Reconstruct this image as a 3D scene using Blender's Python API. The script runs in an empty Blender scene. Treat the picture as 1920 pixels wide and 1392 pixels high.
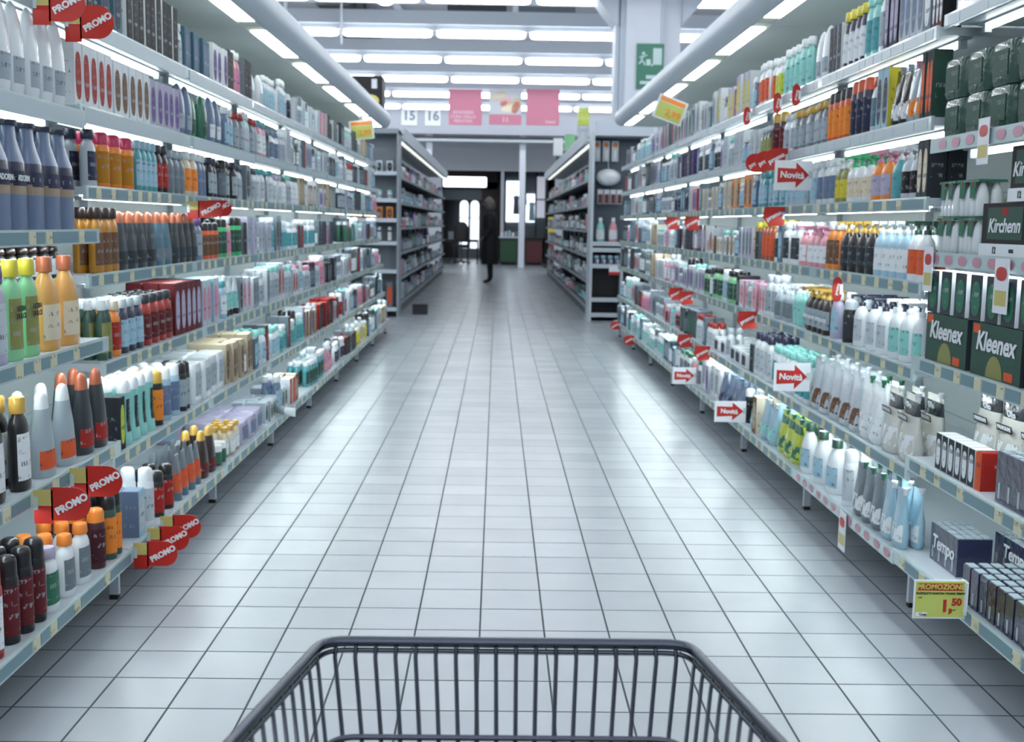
import bpy, bmesh, math, random
from mathutils import Matrix, Vector, noise
random.seed(11)
C = bpy.context.scene.collection
sc = bpy.context.scene
# ---------------------------------------------------------------- camera
FPX = 2162.67
cam = bpy.data.cameras.new('camera'); cam.sensor_width = 36.0; cam.lens = FPX / 1920 * 36.0
cam.clip_start = .05; cam.clip_end = 200
cam.dof.use_dof = True; cam.dof.focus_distance = 2.3; cam.dof.aperture_fstop = 7.5
co = bpy.data.objects.new('camera', cam); C.objects.link(co)
_x = Vector((0.99980496, -0.01283081, 0.01501342)); _u = Vector((-0.01325969, 0.1272642, 0.99178022)); _f = Vector((0.01463602, 0.99178586, -0.12706924))
co.matrix_world = Matrix(((_x.x, _u.x, -_f.x, 0), (_x.y, _u.y, -_f.y, 0), (_x.z, _u.z, -_f.z, 1.2595), (0, 0, 0, 1)))
sc.camera = co
# ---------------------------------------------------------------- world, exposure
W = bpy.data.worlds.new('world'); sc.world = W; W.use_nodes = True
W.node_tree.nodes['Background'].inputs[0].default_value = (.62, .74, .9, 1)
W.node_tree.nodes['Background'].inputs[1].default_value = 1.2
sc.view_settings.view_transform = 'Standard'; sc.view_settings.look = 'None'
sc.view_settings.exposure = 0.53; sc.view_settings.gamma = 1.0; sc.view_settings.use_curve_mapping = False
LAMP = 8.6      # ceiling battens
SHELF_LAMP = 4.0
CANOPY_LAMP = 4.2

# ---------------------------------------------------------------- materials
def lin(c):
    return tuple((v / 12.92 if v <= .04045 else ((v + .055) / 1.055) ** 2.4) for v in c)
def rgb(*c): return lin([v / 255 for v in c])
PAL = dict(wh=(226,232,236), gw=(190,200,208), lg=(160,172,182), gr=(112,124,134), dg=(52,60,68), ch=(48,54,60), bk=(22,21,26), nv=(44,48,74),
  sl=(76,112,130), bl=(104,122,152), lb=(158,194,212), mn=(142,208,202), tl=(82,160,168), gn=(48,112,88), vg=(50,180,115), dgn=(52,84,72), lgn=(138,205,150), ol=(140,142,84),
  yl=(214,200,64), yg=(190,208,70), go=(206,166,76), am=(184,126,34), ho=(214,160,84), ro=(218,92,50), dor=(168,76,34), co=(178,98,66), rd=(162,36,30), mr=(98,30,36), dmr=(66,24,34),
  rs=(214,150,160), pk=(206,138,166), hp=(200,46,96), lv=(178,172,198), pu=(98,70,138), br=(112,80,58), dbr=(46,32,30), be=(184,172,148), cr=(220,208,184), sv=(160,176,184), fl=(158,138,118), pal=(206,206,200))
PAL['or'] = (238,138,48)
_M = {}
def mat(key, col=None, rough=.4, metal=0.0, emit=0.0, spec=.5, alpha=1.0, coat=0.0, bump=0.0, trans=0.0):
    if key in _M: return _M[key]
    m = bpy.data.materials.new(key); m.use_nodes = True
    b = m.node_tree.nodes['Principled BSDF']
    b.inputs['Base Color'].default_value = (*col, 1); b.inputs['Roughness'].default_value = rough
    b.inputs['Metallic'].default_value = metal; b.inputs['Specular IOR Level'].default_value = spec
    b.inputs['Coat Weight'].default_value = coat; b.inputs['Transmission Weight'].default_value = trans
    b.inputs['Alpha'].default_value = alpha
    if emit:
        b.inputs['Emission Color'].default_value = (*col, 1); b.inputs['Emission Strength'].default_value = emit
    N = m.node_tree.nodes; L = m.node_tree.links
    if bump:
        n = N.new('ShaderNodeTexNoise'); n.inputs['Scale'].default_value = 38
        bp = N.new('ShaderNodeBump'); bp.inputs['Strength'].default_value = bump; bp.inputs['Distance'].default_value = .006
        tc = N.new('ShaderNodeTexCoord')
        L.new(tc.outputs['Object'], n.inputs['Vector']); L.new(n.outputs['Fac'], bp.inputs['Height']); L.new(bp.outputs['Normal'], b.inputs['Normal'])
    elif not emit:
        # faint wear in the finish
        n = N.new('ShaderNodeTexNoise'); n.inputs['Scale'].default_value = 14
        mr = N.new('ShaderNodeMapRange'); mr.inputs['To Min'].default_value = max(0.02, rough - .06); mr.inputs['To Max'].default_value = min(1, rough + .06)
        L.new(n.outputs['Fac'], mr.inputs['Value']); L.new(mr.outputs['Result'], b.inputs['Roughness'])
    _M[key] = m
    return m
def plastic(k):
    return mat('plastic_' + k, rgb(*PAL[k]), .33, coat=.25)
def film(k):
    return mat('film_' + k, rgb(*PAL[k]), .22, coat=.4, bump=.7)
def card(k):
    return mat('carton_' + k, rgb(*PAL[k]), .62, spec=.3)
def printed(k, ink=None):
    """a printed label: a few lines of small marks and a larger blot of ink on the ground colour"""
    key = 'print_' + k
    if key in _M: return _M[key]
    base = rgb(*PAL[k]); dark = sum(base) > .75
    inkc = (.05, .06, .08) if dark else (.34, .37, .4)
    m = mat(key, base, .6, spec=.3)
    N = m.node_tree.nodes; L = m.node_tree.links; b = N['Principled BSDF']
    tc = N.new('ShaderNodeTexCoord')
    mp = N.new('ShaderNodeMapping'); mp.inputs['Scale'].default_value = (260, 260, 60)
    n = N.new('ShaderNodeTexNoise'); n.inputs['Scale'].default_value = 1.0; n.inputs['Detail'].default_value = 1.0
    L.new(tc.outputs['Object'], mp.inputs['Vector']); L.new(mp.outputs['Vector'], n.inputs['Vector'])
    g = N.new('ShaderNodeMath'); g.operation = 'GREATER_THAN'; g.inputs[1].default_value = .53; L.new(n.outputs['Fac'], g.inputs[0])
    sx = N.new('ShaderNodeSeparateXYZ'); L.new(tc.outputs['Object'], sx.inputs[0])
    s = N.new('ShaderNodeMath'); s.operation = 'MULTIPLY'; s.inputs[1].default_value = 190; L.new(sx.outputs['Z'], s.inputs[0])
    s2 = N.new('ShaderNodeMath'); s2.operation = 'SINE'; L.new(s.outputs[0], s2.inputs[0])
    s3 = N.new('ShaderNodeMath'); s3.operation = 'GREATER_THAN'; s3.inputs[1].default_value = .35; L.new(s2.outputs[0], s3.inputs[0])
    n2 = N.new('ShaderNodeTexNoise'); n2.inputs['Scale'].default_value = 34; L.new(tc.outputs['Object'], n2.inputs['Vector'])
    g2 = N.new('ShaderNodeMath'); g2.operation = 'GREATER_THAN'; g2.inputs[1].default_value = .5; L.new(n2.outputs['Fac'], g2.inputs[0])
    a = N.new('ShaderNodeMath'); a.operation = 'MULTIPLY'; L.new(g.outputs[0], a.inputs[0]); L.new(s3.outputs[0], a.inputs[1])
    a2 = N.new('ShaderNodeMath'); a2.operation = 'MULTIPLY'; L.new(a.outputs[0], a2.inputs[0]); L.new(g2.outputs[0], a2.inputs[1])
    a3 = N.new('ShaderNodeMath'); a3.operation = 'MULTIPLY'; a3.inputs[1].default_value = .7; L.new(a2.outputs[0], a3.inputs[0])
    mx = N.new('ShaderNodeMix'); mx.data_type = 'RGBA'
    mx.inputs['A'].default_value = (*base, 1); mx.inputs['B'].default_value = (*inkc, 1)
    L.new(a3.outputs[0], mx.inputs['Factor']); L.new(mx.outputs['Result'], b.inputs['Base Color'])
    return m
M_STEEL = mat('painted_steel', rgb(188, 198, 206), .35)
M_PANEL = mat('back_panel', rgb(196, 206, 208), .5)
M_SOFFIT = mat('canopy_panel', rgb(226, 232, 230), .6)
M_FASCIA = mat('canopy_fascia', rgb(196, 206, 216), .45)
M_RAIL = mat('rail_plastic', rgb(186, 206, 208), .25, coat=.3)
M_INSERT = mat('rail_insert', rgb(110, 142, 152), .45)
M_INSERTP = mat('rail_insert_pale', rgb(168, 186, 194), .4)
PAL['tg'] = (206, 206, 178); M_TAG = printed('tg')
M_LEG = mat('leg_steel', rgb(150, 166, 176), .4)
M_PLINTH = mat('plinth', rgb(88, 98, 106), .5)
M_RUBBER = mat('rubber_foot', rgb(30, 30, 32), .6)
M_TUBE2 = mat('slim_shelf_tube', (.93, 1.0, .98), .4, emit=15.0)
M_TUBE = mat('shelf_tube', (.93, 1.0, .98), .4, emit=SHELF_LAMP)
M_CTUBE = mat('canopy_diffuser', (.95, 1.0, .93), .4, emit=CANOPY_LAMP)
M_CGAP = mat('canopy_gap', rgb(238, 244, 232), .5)
M_LAMP = mat('batten_diffuser', (.95, .98, 1.0), .4, emit=LAMP)
M_RED = mat('promo_red', rgb(186, 42, 34), .35)
M_WHITE = mat('plain_white', rgb(225, 230, 236), .45)
M_YEL = mat('card_yellow', rgb(196, 184, 110), .4)
M_CHROME = mat('dark_chrome', rgb(92, 98, 108), .2, metal=1.0)
M_BLACK = mat('matt_black', rgb(20, 20, 23), .6)

# ---------------------------------------------------------------- mesh helpers
class MB:
    def __init__(s): s.v = []; s.f = []; s.m = []; s.mats = []; s.smooth = []
    def mi(s, m):
        if m not in s.mats: s.mats.append(m)
        return s.mats.index(m)
    def face(s, idx, m, sm=False): s.f.append(idx); s.m.append(s.mi(m)); s.smooth.append(sm)
    def box(s, x0, x1, y0, y1, z0, z1, m, mx=None, bev=0):
        if x0 > x1: x0, x1 = x1, x0
        if y0 > y1: y0, y1 = y1, y0
        b = len(s.v)
        s.v += [(x, y, z) for z in (z0, z1) for y in (y0, y1) for x in (x0, x1)]
        F = [(0, 2, 3, 1), (4, 5, 7, 6), (0, 1, 5, 4), (2, 6, 7, 3), (0, 4, 6, 2), (1, 3, 7, 5)]   # -z +z -y +y -x +x
        for i, q in enumerate(F):
            s.face(tuple(b + k for k in q), (mx or {}).get(i, m))
        return b
    def loft(s, rings, mfun, caps=True, sm=True):
        """rings: lists of equal length; mfun(i, j) gives the material of ring gap i, column j"""
        n = len(rings[0]); b = len(s.v)
        for r in rings: s.v += [tuple(p) for p in r]
        for i in range(len(rings) - 1):
            for j in range(n):
                k = (j + 1) % n
                s.face((b + i * n + j, b + i * n + k, b + (i + 1) * n + k, b + (i + 1) * n + j), mfun(i, j), sm)
        if caps:
            c = len(s.v); s.v += [tuple(p) for p in rings[0]] + [tuple(p) for p in rings[-1]]
            s.face(tuple(c + j for j in range(n))[::-1], mfun(0, 0)); s.face(tuple(c + n + j for j in range(n)), mfun(len(rings) - 2, 0))
    def tube(s, pts, r, m, n=8, closed=False, caps=True):
        pts = [Vector(p) for p in pts]; rings = []
        N = len(pts); up = None
        for i, p in enumerate(pts):
            a = pts[(i - 1) % N] if (closed or i > 0) else p
            c = pts[(i + 1) % N] if (closed or i < N - 1) else p
            t = (c - a).normalized()
            if up is None:
                up = Vector((0, 0, 1)) if abs(t.z) < .9 else Vector((1, 0, 0))
            side = t.cross(up).normalized(); up = side.cross(t).normalized()
            rings.append([p + side * (r * math.cos(2 * math.pi * k / n)) + up * (r * math.sin(2 * math.pi * k / n)) for k in range(n)])
        if closed: rings.append(rings[0])
        s.loft(rings, lambda i, j: m, caps and not closed)
    def add(s, o, M=None):
        b = len(s.v)
        s.v += [tuple(M @ Vector(p)) for p in o.v] if M else list(o.v)
        for q, mi, sm in zip(o.f, o.m, o.smooth):
            s.face(tuple(b + k for k in q), o.mats[mi], sm)
    def mesh(s, name):
        me = bpy.data.meshes.new(name); me.from_pydata(s.v, [], s.f)
        for m in s.mats: me.materials.append(m)
        me.polygons.foreach_set('material_index', s.m); me.polygons.foreach_set('use_smooth', s.smooth)
        me.update(); return me
    def build(s, name, parent=None, loc=None):
        return link(name, s.mesh(name), parent, loc)
def link(name, me, parent=None, loc=None):
    o = bpy.data.objects.new(name, me); C.objects.link(o)
    if parent is not None: o.parent = parent
    if loc is not None: o.location = loc
    return o
def tag(o, label, cat, group=None, kind=None):
    if label: o['label'] = label
    if cat: o['category'] = cat
    if group: o['group'] = group
    if kind: o['kind'] = kind
    return o
def thing(name, label, cat, loc=(0, 0, 0), rz=0, group=None):
    o = bpy.data.objects.new(name, None); C.objects.link(o); o.location = loc; o.rotation_euler = (0, 0, rz); o.empty_display_size = .05
    return tag(o, label, cat, group)
def bevel_mod(o, w=.003, seg=2):
    b = o.modifiers.new('bevel', 'BEVEL'); b.width = w; b.segments = seg; b.limit_method = 'ANGLE'
_T = {}
def text_mesh(body, size, m, bold=.0, shear=0.0, ext=.0006):
    """lettering in its own x-z plane, facing -y, centred on its origin"""
    k = (body, size, m.name, bold, shear)
    if k in _T: return _T[k]
    cu = bpy.data.curves.new('lettering', 'FONT'); cu.body = body; cu.size = size; cu.align_x = 'CENTER'; cu.align_y = 'CENTER'
    cu.extrude = ext; cu.offset = bold; cu.shear = shear; cu.resolution_u = 3
    o = bpy.data.objects.new('lettering', cu); C.objects.link(o)
    dg = bpy.context.evaluated_depsgraph_get(); me = bpy.data.meshes.new_from_object(o.evaluated_get(dg))
    bpy.data.objects.remove(o); bpy.data.curves.remove(cu)
    me.transform(Matrix.Rotation(math.pi / 2, 4, 'X')); me.materials.clear(); me.materials.append(m)
    me.name = 'lettering'; _T[k] = me
    return me
def text(body, size, m, parent, loc, rot=(0, 0, 0), bold=.0, shear=0.0, name='lettering'):
    o = link(name, text_mesh(body, size, m, bold, shear), parent, loc); o.rotation_euler = rot
    return o
ORD = 'first second third fourth fifth sixth seventh eighth ninth tenth eleventh twelfth'.split()
NUM = 'one two three four five six seven eight nine ten eleven twelve'.split()
# ---------------------------------------------------------------- the room
def structure(name, mb):
    o = mb.build(name); o['kind'] = 'structure'; return o
def floor_material():
    m = bpy.data.materials.new('floor_tiles'); m.use_nodes = True
    N = m.node_tree.nodes; L = m.node_tree.links; b = N['Principled BSDF']
    tc = N.new('ShaderNodeTexCoord'); mp = N.new('ShaderNodeMapping'); mp.vector_type = 'POINT'
    mp.inputs['Location'].default_value = (.0368, -.0623 + .0, 0)
    br = N.new('ShaderNodeTexBrick'); br.offset = 0; br.squash = 1
    br.inputs['Scale'].default_value = 1.0; br.inputs['Brick Width'].default_value = .2; br.inputs['Row Height'].default_value = .2
    br.inputs['Mortar Size'].default_value = .0034; br.inputs['Mortar Smooth'].default_value = .25; br.inputs['Bias'].default_value = 0
    br.inputs['Color1'].default_value = (*rgb(164, 171, 179), 1); br.inputs['Color2'].default_value = (*rgb(174, 181, 188), 1)
    br.inputs['Mortar'].default_value = (*rgb(60, 72, 78), 1)
    L.new(tc.outputs['Object'], mp.inputs['Vector']); L.new(mp.outputs['Vector'], br.inputs['Vector'])
    n = N.new('ShaderNodeTexNoise'); n.inputs['Scale'].default_value = 3.5; n.inputs['Detail'].default_value = 2
    L.new(tc.outputs['Object'], n.inputs['Vector'])
    r = N.new('ShaderNodeMapRange'); r.inputs['From Min'].default_value = .3; r.inputs['From Max'].default_value = .7; r.inputs['To Min'].default_value = .96; r.inputs['To Max'].default_value = 1.03
    L.new(n.outputs['Fac'], r.inputs['Value'])
    mx = N.new('ShaderNodeMix'); mx.data_type = 'RGBA'; mx.blend_type = 'MULTIPLY'; mx.inputs['Factor'].default_value = 1
    L.new(br.outputs['Color'], mx.inputs['A']); L.new(r.outputs['Result'], mx.inputs['B']); L.new(mx.outputs['Result'], b.inputs['Base Color'])
    n2 = N.new('ShaderNodeTexNoise'); n2.inputs['Scale'].default_value = 3; L.new(tc.outputs['Object'], n2.inputs['Vector'])
    r2 = N.new('ShaderNodeMapRange'); r2.inputs['To Min'].default_value = .24; r2.inputs['To Max'].default_value = .28; L.new(n2.outputs['Fac'], r2.inputs['Value'])
    ad = N.new('ShaderNodeMath'); ad.operation = 'MULTIPLY_ADD'; ad.inputs[1].default_value = .4
    L.new(br.outputs['Fac'], ad.inputs[0]); L.new(r2.outputs['Result'], ad.inputs[2]); L.new(ad.outputs[0], b.inputs['Roughness'])
    bp = N.new('ShaderNodeBump'); bp.invert = True; bp.inputs['Strength'].default_value = .5; bp.inputs['Distance'].default_value = .0015
    L.new(br.outputs['Fac'], bp.inputs['Height']); L.new(bp.outputs['Normal'], b.inputs['Normal'])
    b.inputs['Specular IOR Level'].default_value = .5
    return m
M_FLOOR = floor_material()
f = MB(); f.box(-9, 9, -10, 44, -.1, 0, M_FLOOR); structure('floor', f)
M_WALLP = mat('wall_paint', rgb(210, 216, 224), .7)
M_DECK = mat('roof_deck', rgb(152, 160, 172), .6)
M_BEAM = mat('roof_beam', rgb(206, 214, 224), .5)
M_DUCT = mat('roof_duct', rgb(196, 204, 214), .4)
M_DARK = mat('dark_void', rgb(52, 54, 60), .7)
w = MB(); w.box(-9.2, -9, -10, 44, 0, 5.3, M_WALLP); structure('wall_left', w)
w = MB(); w.box(9, 9.2, -10, 44, 0, 5.3, M_WALLP); structure('wall_right', w)
w = MB(); w.box(-9, 9, -10.2, -10, 0, 5.3, M_WALLP); structure('wall_front', w)
w = MB(); w.box(-9.2, 9.2, -10.2, 44.2, 5.3, 5.45, M_DECK); structure('ceiling', w)
# cross beams just above each row of battens, joists between them
LROWS = [16.65 + 3.06 * k for k in range(-8, 6)]
t = MB()
for y in LROWS:
    t.box(-9, 9, y - .09, y + .09, 4.5, 4.72, M_BEAM)
    t.box(-9, 9, y + 1.5, y + 1.66, 4.58, 4.72, M_BEAM)
structure('beam', t)
t = MB()
for x in (-7.2, -4.3, -1.9, .3, 2.4, 4.8, 7.4): t.box(x - .06, x + .06, -10, 44, 5.18, 5.3, M_BEAM)
structure('ceiling_joist', t)
def duct(x0, x1, y0, y1, z0, z1, m, label):
    b = MB(); b.box(x0, x1, y0, y1, z0, z1, m)
    for k in range(1, 5): b.box(x0 - .02, x1 + .02, y0 + (y1 - y0) * k / 5 - .02, y0 + (y1 - y0) * k / 5 + .02, z0 - .02, z1 + .02, m)
    o = b.build('air_duct'); tag(o, label, 'duct'); return o
duct(-1.2, -.75, 13.5, 19.0, 4.76, 5.14, M_DUCT, 'pale square air duct running lengthwise between the first two lamp rows')
duct(.55, 1.75, 17.0, 18.2, 4.76, 5.14, M_DUCT, 'short white air duct ahead of the big column')
duct(-3.0, -2.45, 17.2, 24.5, 4.76, 5.14, M_DARK, 'dark grey air duct under the roof near the hanging rod')
duct(-.9, .1, 20.8, 21.4, 4.76, 5.14, M_DARK, 'short dark air duct above the third lamp row')
duct(.35, 1.3, 20.7, 21.5, 4.76, 5.14, M_PLINTH, 'mid grey ceiling unit behind the second lamp row')
# fluorescent battens
def batten():
    root = thing('ceiling_light', 'x', 'ceiling light')
    b = MB(); b.box(-.76, .76, -.035, .035, .045, .1, M_DUCT); b.build('housing', root)
    d = MB(); rings = []
    for i in range(11):
        a = math.pi * i / 10 if i <= 10 else 0
    xs = [(-.735, .012), (-.73, .03), (-.722, .048), (-.70, .062), (-.65, .07), (.65, .07), (.70, .062), (.722, .048), (.73, .03), (.735, .012)]
    for x, r in xs: rings.append([(x, r * math.cos(2 * math.pi * k / 12), .0 + r * .9 * math.sin(2 * math.pi * k / 12)) for k in range(12)])
    d.loft(rings, lambda i, j: M_LAMP)
    dd = d.build('diffuser', root)
    return root
b0 = batten(); first = True
for ri, y in enumerate(LROWS):
    for k in range(-5, 5):
        x = -1.08 + 1.55 * k + .775
        if first: o = b0; first = False
        else:
            o = b0.copy(); C.objects.link(o)
            for ch in b0.children:
                c = ch.copy(); C.objects.link(c); c.parent = o
        o.location = (x, y, 4.36)
        vis = ri - 7
        if 1 <= vis <= 5:
            o['label'] = 'white fluorescent tube lamp in the %s lamp row from the hall end' % ORD[5 - vis]
            o['group'] = 'tube lamps of the %s row from the hall end' % ORD[5 - vis]
        else:
            o['label'] = 'white fluorescent tube lamp in one of the rows over the trolley end'
            o['group'] = 'tube lamps over the trolley end'
rails = MB()
for y in LROWS: rails.box(-8.8, 8.8, y - .03, y + .03, 4.46, 4.5, M_DUCT)
o = rails.build('lamp_rail'); tag(o, 'white steel trunking rails that carry the rows of tube lamps', 'rail')
# hanging rod and round smoke lamp
b = MB(); b.tube([(-2.38, 17.9, 5.0), (-2.38, 17.9, 3.9)], .018, M_DUCT); o = b.build('hanging_rod'); tag(o, 'thin white rod hanging from the roof by the lamp rows', 'rod')
b = MB(); b.tube([(-3.22, 17.9, 5.0), (-3.22, 17.9, 4.2)], .03, M_DUCT); o = b.build('hanging_conduit'); tag(o, 'thicker pale conduit hanging beside the thin white rod', 'conduit')
root = thing('dome_light', 'small round white ceiling light between two lamp rows', 'ceiling light', (-1.75, 18.2, 4.62))
b = MB(); b.loft([[(r * math.cos(a * math.pi / 8), r * math.sin(a * math.pi / 8), z) for a in range(16)] for z, r in ((.06, .2), (.0, .19), (-.02, .14))], lambda i, j: M_PLINTH); b.build('housing', root)
b = MB(); b.loft([[(r * math.cos(a * math.pi / 8), r * math.sin(a * math.pi / 8), z) for a in range(16)] for z, r in ((-.01, .12), (-.05, .115), (-.075, .07))], lambda i, j: M_LAMP); b.build('bulb', root)

# ---------------------------------------------------------------- shelving runs
XF = {'L': {0: {6: 1.33, 5: 1.30, 4: 1.27, 3: 1.36, 2: 1.25, 1: 1.22, 0: 1.19}, 1: {6: 1.33, 5: 1.32, 4: 1.31, 3: 1.31, 2: 1.27, 1: 1.25, 0: 1.19}},
      'R': {0: {6: 1.40, 5: 1.38, 4: 1.38, 2: 1.36, 1: 1.36, 0: 1.34}, 1: {6: 1.38, 5: 1.38, 4: 1.38, 3: 1.38, 2: 1.37, 1: 1.37, 0: 1.34}}}
ZF = {'L': {0: {6: 1.90, 5: 1.59, 4: 1.222, 3: 1.07, 2: .877, 1: .537, 0: .173}, 1: {6: 1.90, 5: 1.614, 4: 1.36, 3: 1.075, 2: .79, 1: .475, 0: .173}},
      'R': {0: {6: 1.93, 5: 1.545, 4: 1.19, 2: .852, 1: .52, 0: .198}, 1: {6: 1.90, 5: 1.62, 4: 1.365, 3: 1.09, 2: .81, 1: .475, 0: .19}}}
BACK = {'L': 1.80, 'R': 1.90}
CANOPY = {'L': dict(xi=1.37, z=2.28, xb=1.27, xo=1.22, zt=2.47), 'R': dict(xi=1.47, z=2.345, xb=1.375, xo=1.315, zt=2.53)}
PINK = mat('rail_badge', rgb(196, 140, 160), .4); REDB = mat('rail_badge_red', rgb(196, 48, 44), .4)
SIDENAME = {'L': 'shampoo side', 'R': 'soap side'}
def badge_oval(mb, x, y, z, sx, w, h, m):
    """flat oval badge on a rail face (faces the aisle, +x*sx)"""
    n = 12; b = len(mb.v)
    for k in range(n):
        a = 2 * math.pi * k / n; mb.v.append((x + sx * .0015, y + w * .5 * math.copysign(abs(math.cos(a)) ** .7, math.cos(a)), z + h * .5 * math.sin(a)))
    mb.face(tuple(range(b, b + n))[::(1 if sx > 0 else -1)], m)
def shelving_bay(side, k):
    s = -1 if side == 'L' else 1; sx = -s     # sx points into the aisle
    y0 = 2.40 + 1.33 * k; y1 = y0 + 1.33
    c = 0 if k == 0 else 1
    nm = 'white steel shelving bay, %s from the trolley, %s' % (ORD[k], SIDENAME[side])
    root = thing('shelving_bay', nm, 'shelving', (s * 1.5, y0, 0), group='shelving bays of the %s' % SIDENAME[side])
    ox, oy = s * 1.5, y0
    def P(mb, name, parent=root, isroot=True):
        mb.v = [(x - ox, y - oy, z) for x, y, z in mb.v]
        return mb.build(name, parent)
    XB = s * BACK[side]; cp = CANOPY[side]
    b = MB(); b.box(XB, XB + s * .03, y0 + .01, y1 - .01, .1, cp['z'] + .1, M_PANEL)
    for zz in [.2 + .3 * q for q in range(7)]: b.box(XB - s * .002, XB, y0 + .03, y1 - .03, zz, zz + .004, M_LEG)
    P(b, 'back_panel')
    for yy in (y0 + .016, y1 - .016):
        if yy > y1 - .1 and k < 7: continue
        b = MB(); b.box(XB - s * .03, XB, yy - .014, yy + .014, 0, cp['z'] + .1, M_STEEL); P(b, 'upright')
    # leg under the base shelf
    xl = 1.24 if side == 'L' else 1.395
    for yy in ((y0 + .002, y1) if k == 7 else (y0,)):
        b = MB(); b.box(s * xl, s * (xl + .03), yy - .009, yy + .009, .016, .135, M_FASCIA); b.box(s * (xl + .002), s * (xl + .03), yy - .012, yy + .012, 0, .016, M_RUBBER)
        b.box(s * (xl + .03), s * (xl + .158), yy - .004, yy + .004, .09, .135, M_LEG); P(b, 'leg')
    b = MB(); b.box(s * (xl + .16), s * (xl + .18), y0 + .015, y1 - .015, 0, .12, M_PLINTH); P(b, 'plinth')
    rnd = random.Random(k * 7 + (side == 'R') * 100)
    for j in sorted(XF[side][c]):
        X = XF[side][c][j]; Z = ZF[side][c][j]
        b = MB(); b.box(s * (X + .012), XB - s * .032, y0 + .004, y1 - .004, Z - .03, Z - .004, M_STEEL)
        sh = P(b, 'shelf')
        # sloping price rail with paper inserts
        r = MB()
        zt, zb = Z, Z - .045
        yy = y0 + .003
        r.box(s * X, s * (X + .011), yy, y1 - .003, zb, zt, M_RAIL)
        pinkrail = (side == 'R' and k == 0 and j in (4, 5, 0 + 9)) or (side == 'R' and j == 0 and k == 1)
        if pinkrail:
            q = y0 + .07
            while q < y1 - .06:
                badge_oval(r, s * X, q, (zt + zb) / 2, sx, .062, .03, PINK); q += .105
        elif j >= 5 and side == 'L' and k <= 2:
            r.box(s * (X - .004), s * X, y0 + .03, y1 - .03, zb - .012, zt - .008, M_INSERTP)
        else:
            ins = M_INSERTP if j >= 5 else M_INSERT
            q = y0 + .03
            while q < y1 - .09:
                ln = rnd.choice([.06, .09, .12, .2]); ln = min(ln, y1 - .03 - q)
                r.box(s * (X - .0012), s * X, q, q + ln, zb + .006, zt - .007, ins)
                q += ln + .006
                if q < y1 - .09 and j < 5:
                    r.box(s * (X - .002), s * X, q, q + .046, zb + .004, zt - .005, M_TAG); q += .052
        r.v = [(x - ox, y - oy, z) for x, y, z in r.v]
        r.build('price_rail', sh)
        if j >= 1:
            hi = Z > 1.5; zo = 0 if hi else .012
            u = MB(); xt = s * (X + (.11 if hi else .045))
            if hi: u.tube([(xt, y0 + .08, Z - .046), (xt, y1 - .08, Z - .046)], .010, M_TUBE, 8)
            else: u.tube([(xt, y0 + .08, Z - .038), (xt, y1 - .08, Z - .038)], .007, M_TUBE2, 8)
            u.v = [(x - ox, y - oy, z) for x, y, z in u.v]; u.build('lamp_tube', sh)
            u = MB(); u.box(xt - s * .014, xt + s * .014, y0 + .03, y1 - .03, Z - .036 if hi else Z - .0305, Z - .03, M_STEEL)
            for ye in (y0 + .055, y1 - .08): u.box(xt - .011, xt + .011, ye, ye + .022, Z - .062 + zo * 1.3, Z - .034, M_STEEL)
            u.v = [(x - ox, y - oy, z) for x, y, z in u.v]; u.build('lamp_holder', sh)
    # canopy: soffit, glowing strip, rounded fascia
    b = MB(); b.box(s * cp['xi'], XB + s * .03, y0 + .003, y1 - .003, cp['z'], cp['z'] + .02, M_SOFFIT)
    b.box(s * cp['xb'], XB + s * .03, y0 + .001, y1 - .001, cp['z'] + .1, cp['z'] + .115, M_FASCIA)
    cn = P(b, 'canopy')
    off = .35 if side == 'L' else .25
    b = MB(); b.box(s * (cp['xb'] + .003), s * (cp['xi'] - .003), y0 + .01, y1 - .01, cp['z'] + .012, cp['z'] + .03, M_CGAP)
    b.v = [(x - ox, y - oy, z) for x, y, z in b.v]; b.build('lamp_tray', cn)
    b = MB(); b.box(s * (cp['xb'] + .008), s * (cp['xi'] - .008), y0 + .16, y1 - .18, cp['z'] + .002, cp['z'] + .011, M_CTUBE)
    b.v = [(x - ox, y - oy, z) for x, y, z in b.v]; b.build('lamp_diffuser', cn)
    b = MB(); prof = []
    cx, cz = (cp['xb'] + .0), (cp['z'] + cp['zt']) / 2; rz_ = (cp['zt'] - cp['z']) / 2; rx_ = (cp['xb'] - cp['xo'] + .03)
    for q in range(13):
        a = -math.pi / 2 + math.pi * q / 12
        prof.append((cx - rx_ * math.cos(a) * 1.0, cz + rz_ * math.sin(a)))
    prof += [(cx + .05, cp['zt'] - .01), (cx + .05, cp['zt'] - .03), (cx + .012, cp['zt'] - .05), (cx + .012, cp['z'] + .015)]
    e0 = [(s * x, y0 + .001, z) for x, z in prof]; e1 = [(s * x, y1 - .001, z) for x, z in prof]
    b.loft([e0, e1], lambda i, j: M_FASCIA)
    b.v = [(x - ox, y - oy, z) for x, y, z in b.v]; b.build('fascia', cn)
    return root
for side in 'LR':
    for k in range(8): shelving_bay(side, k)
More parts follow.
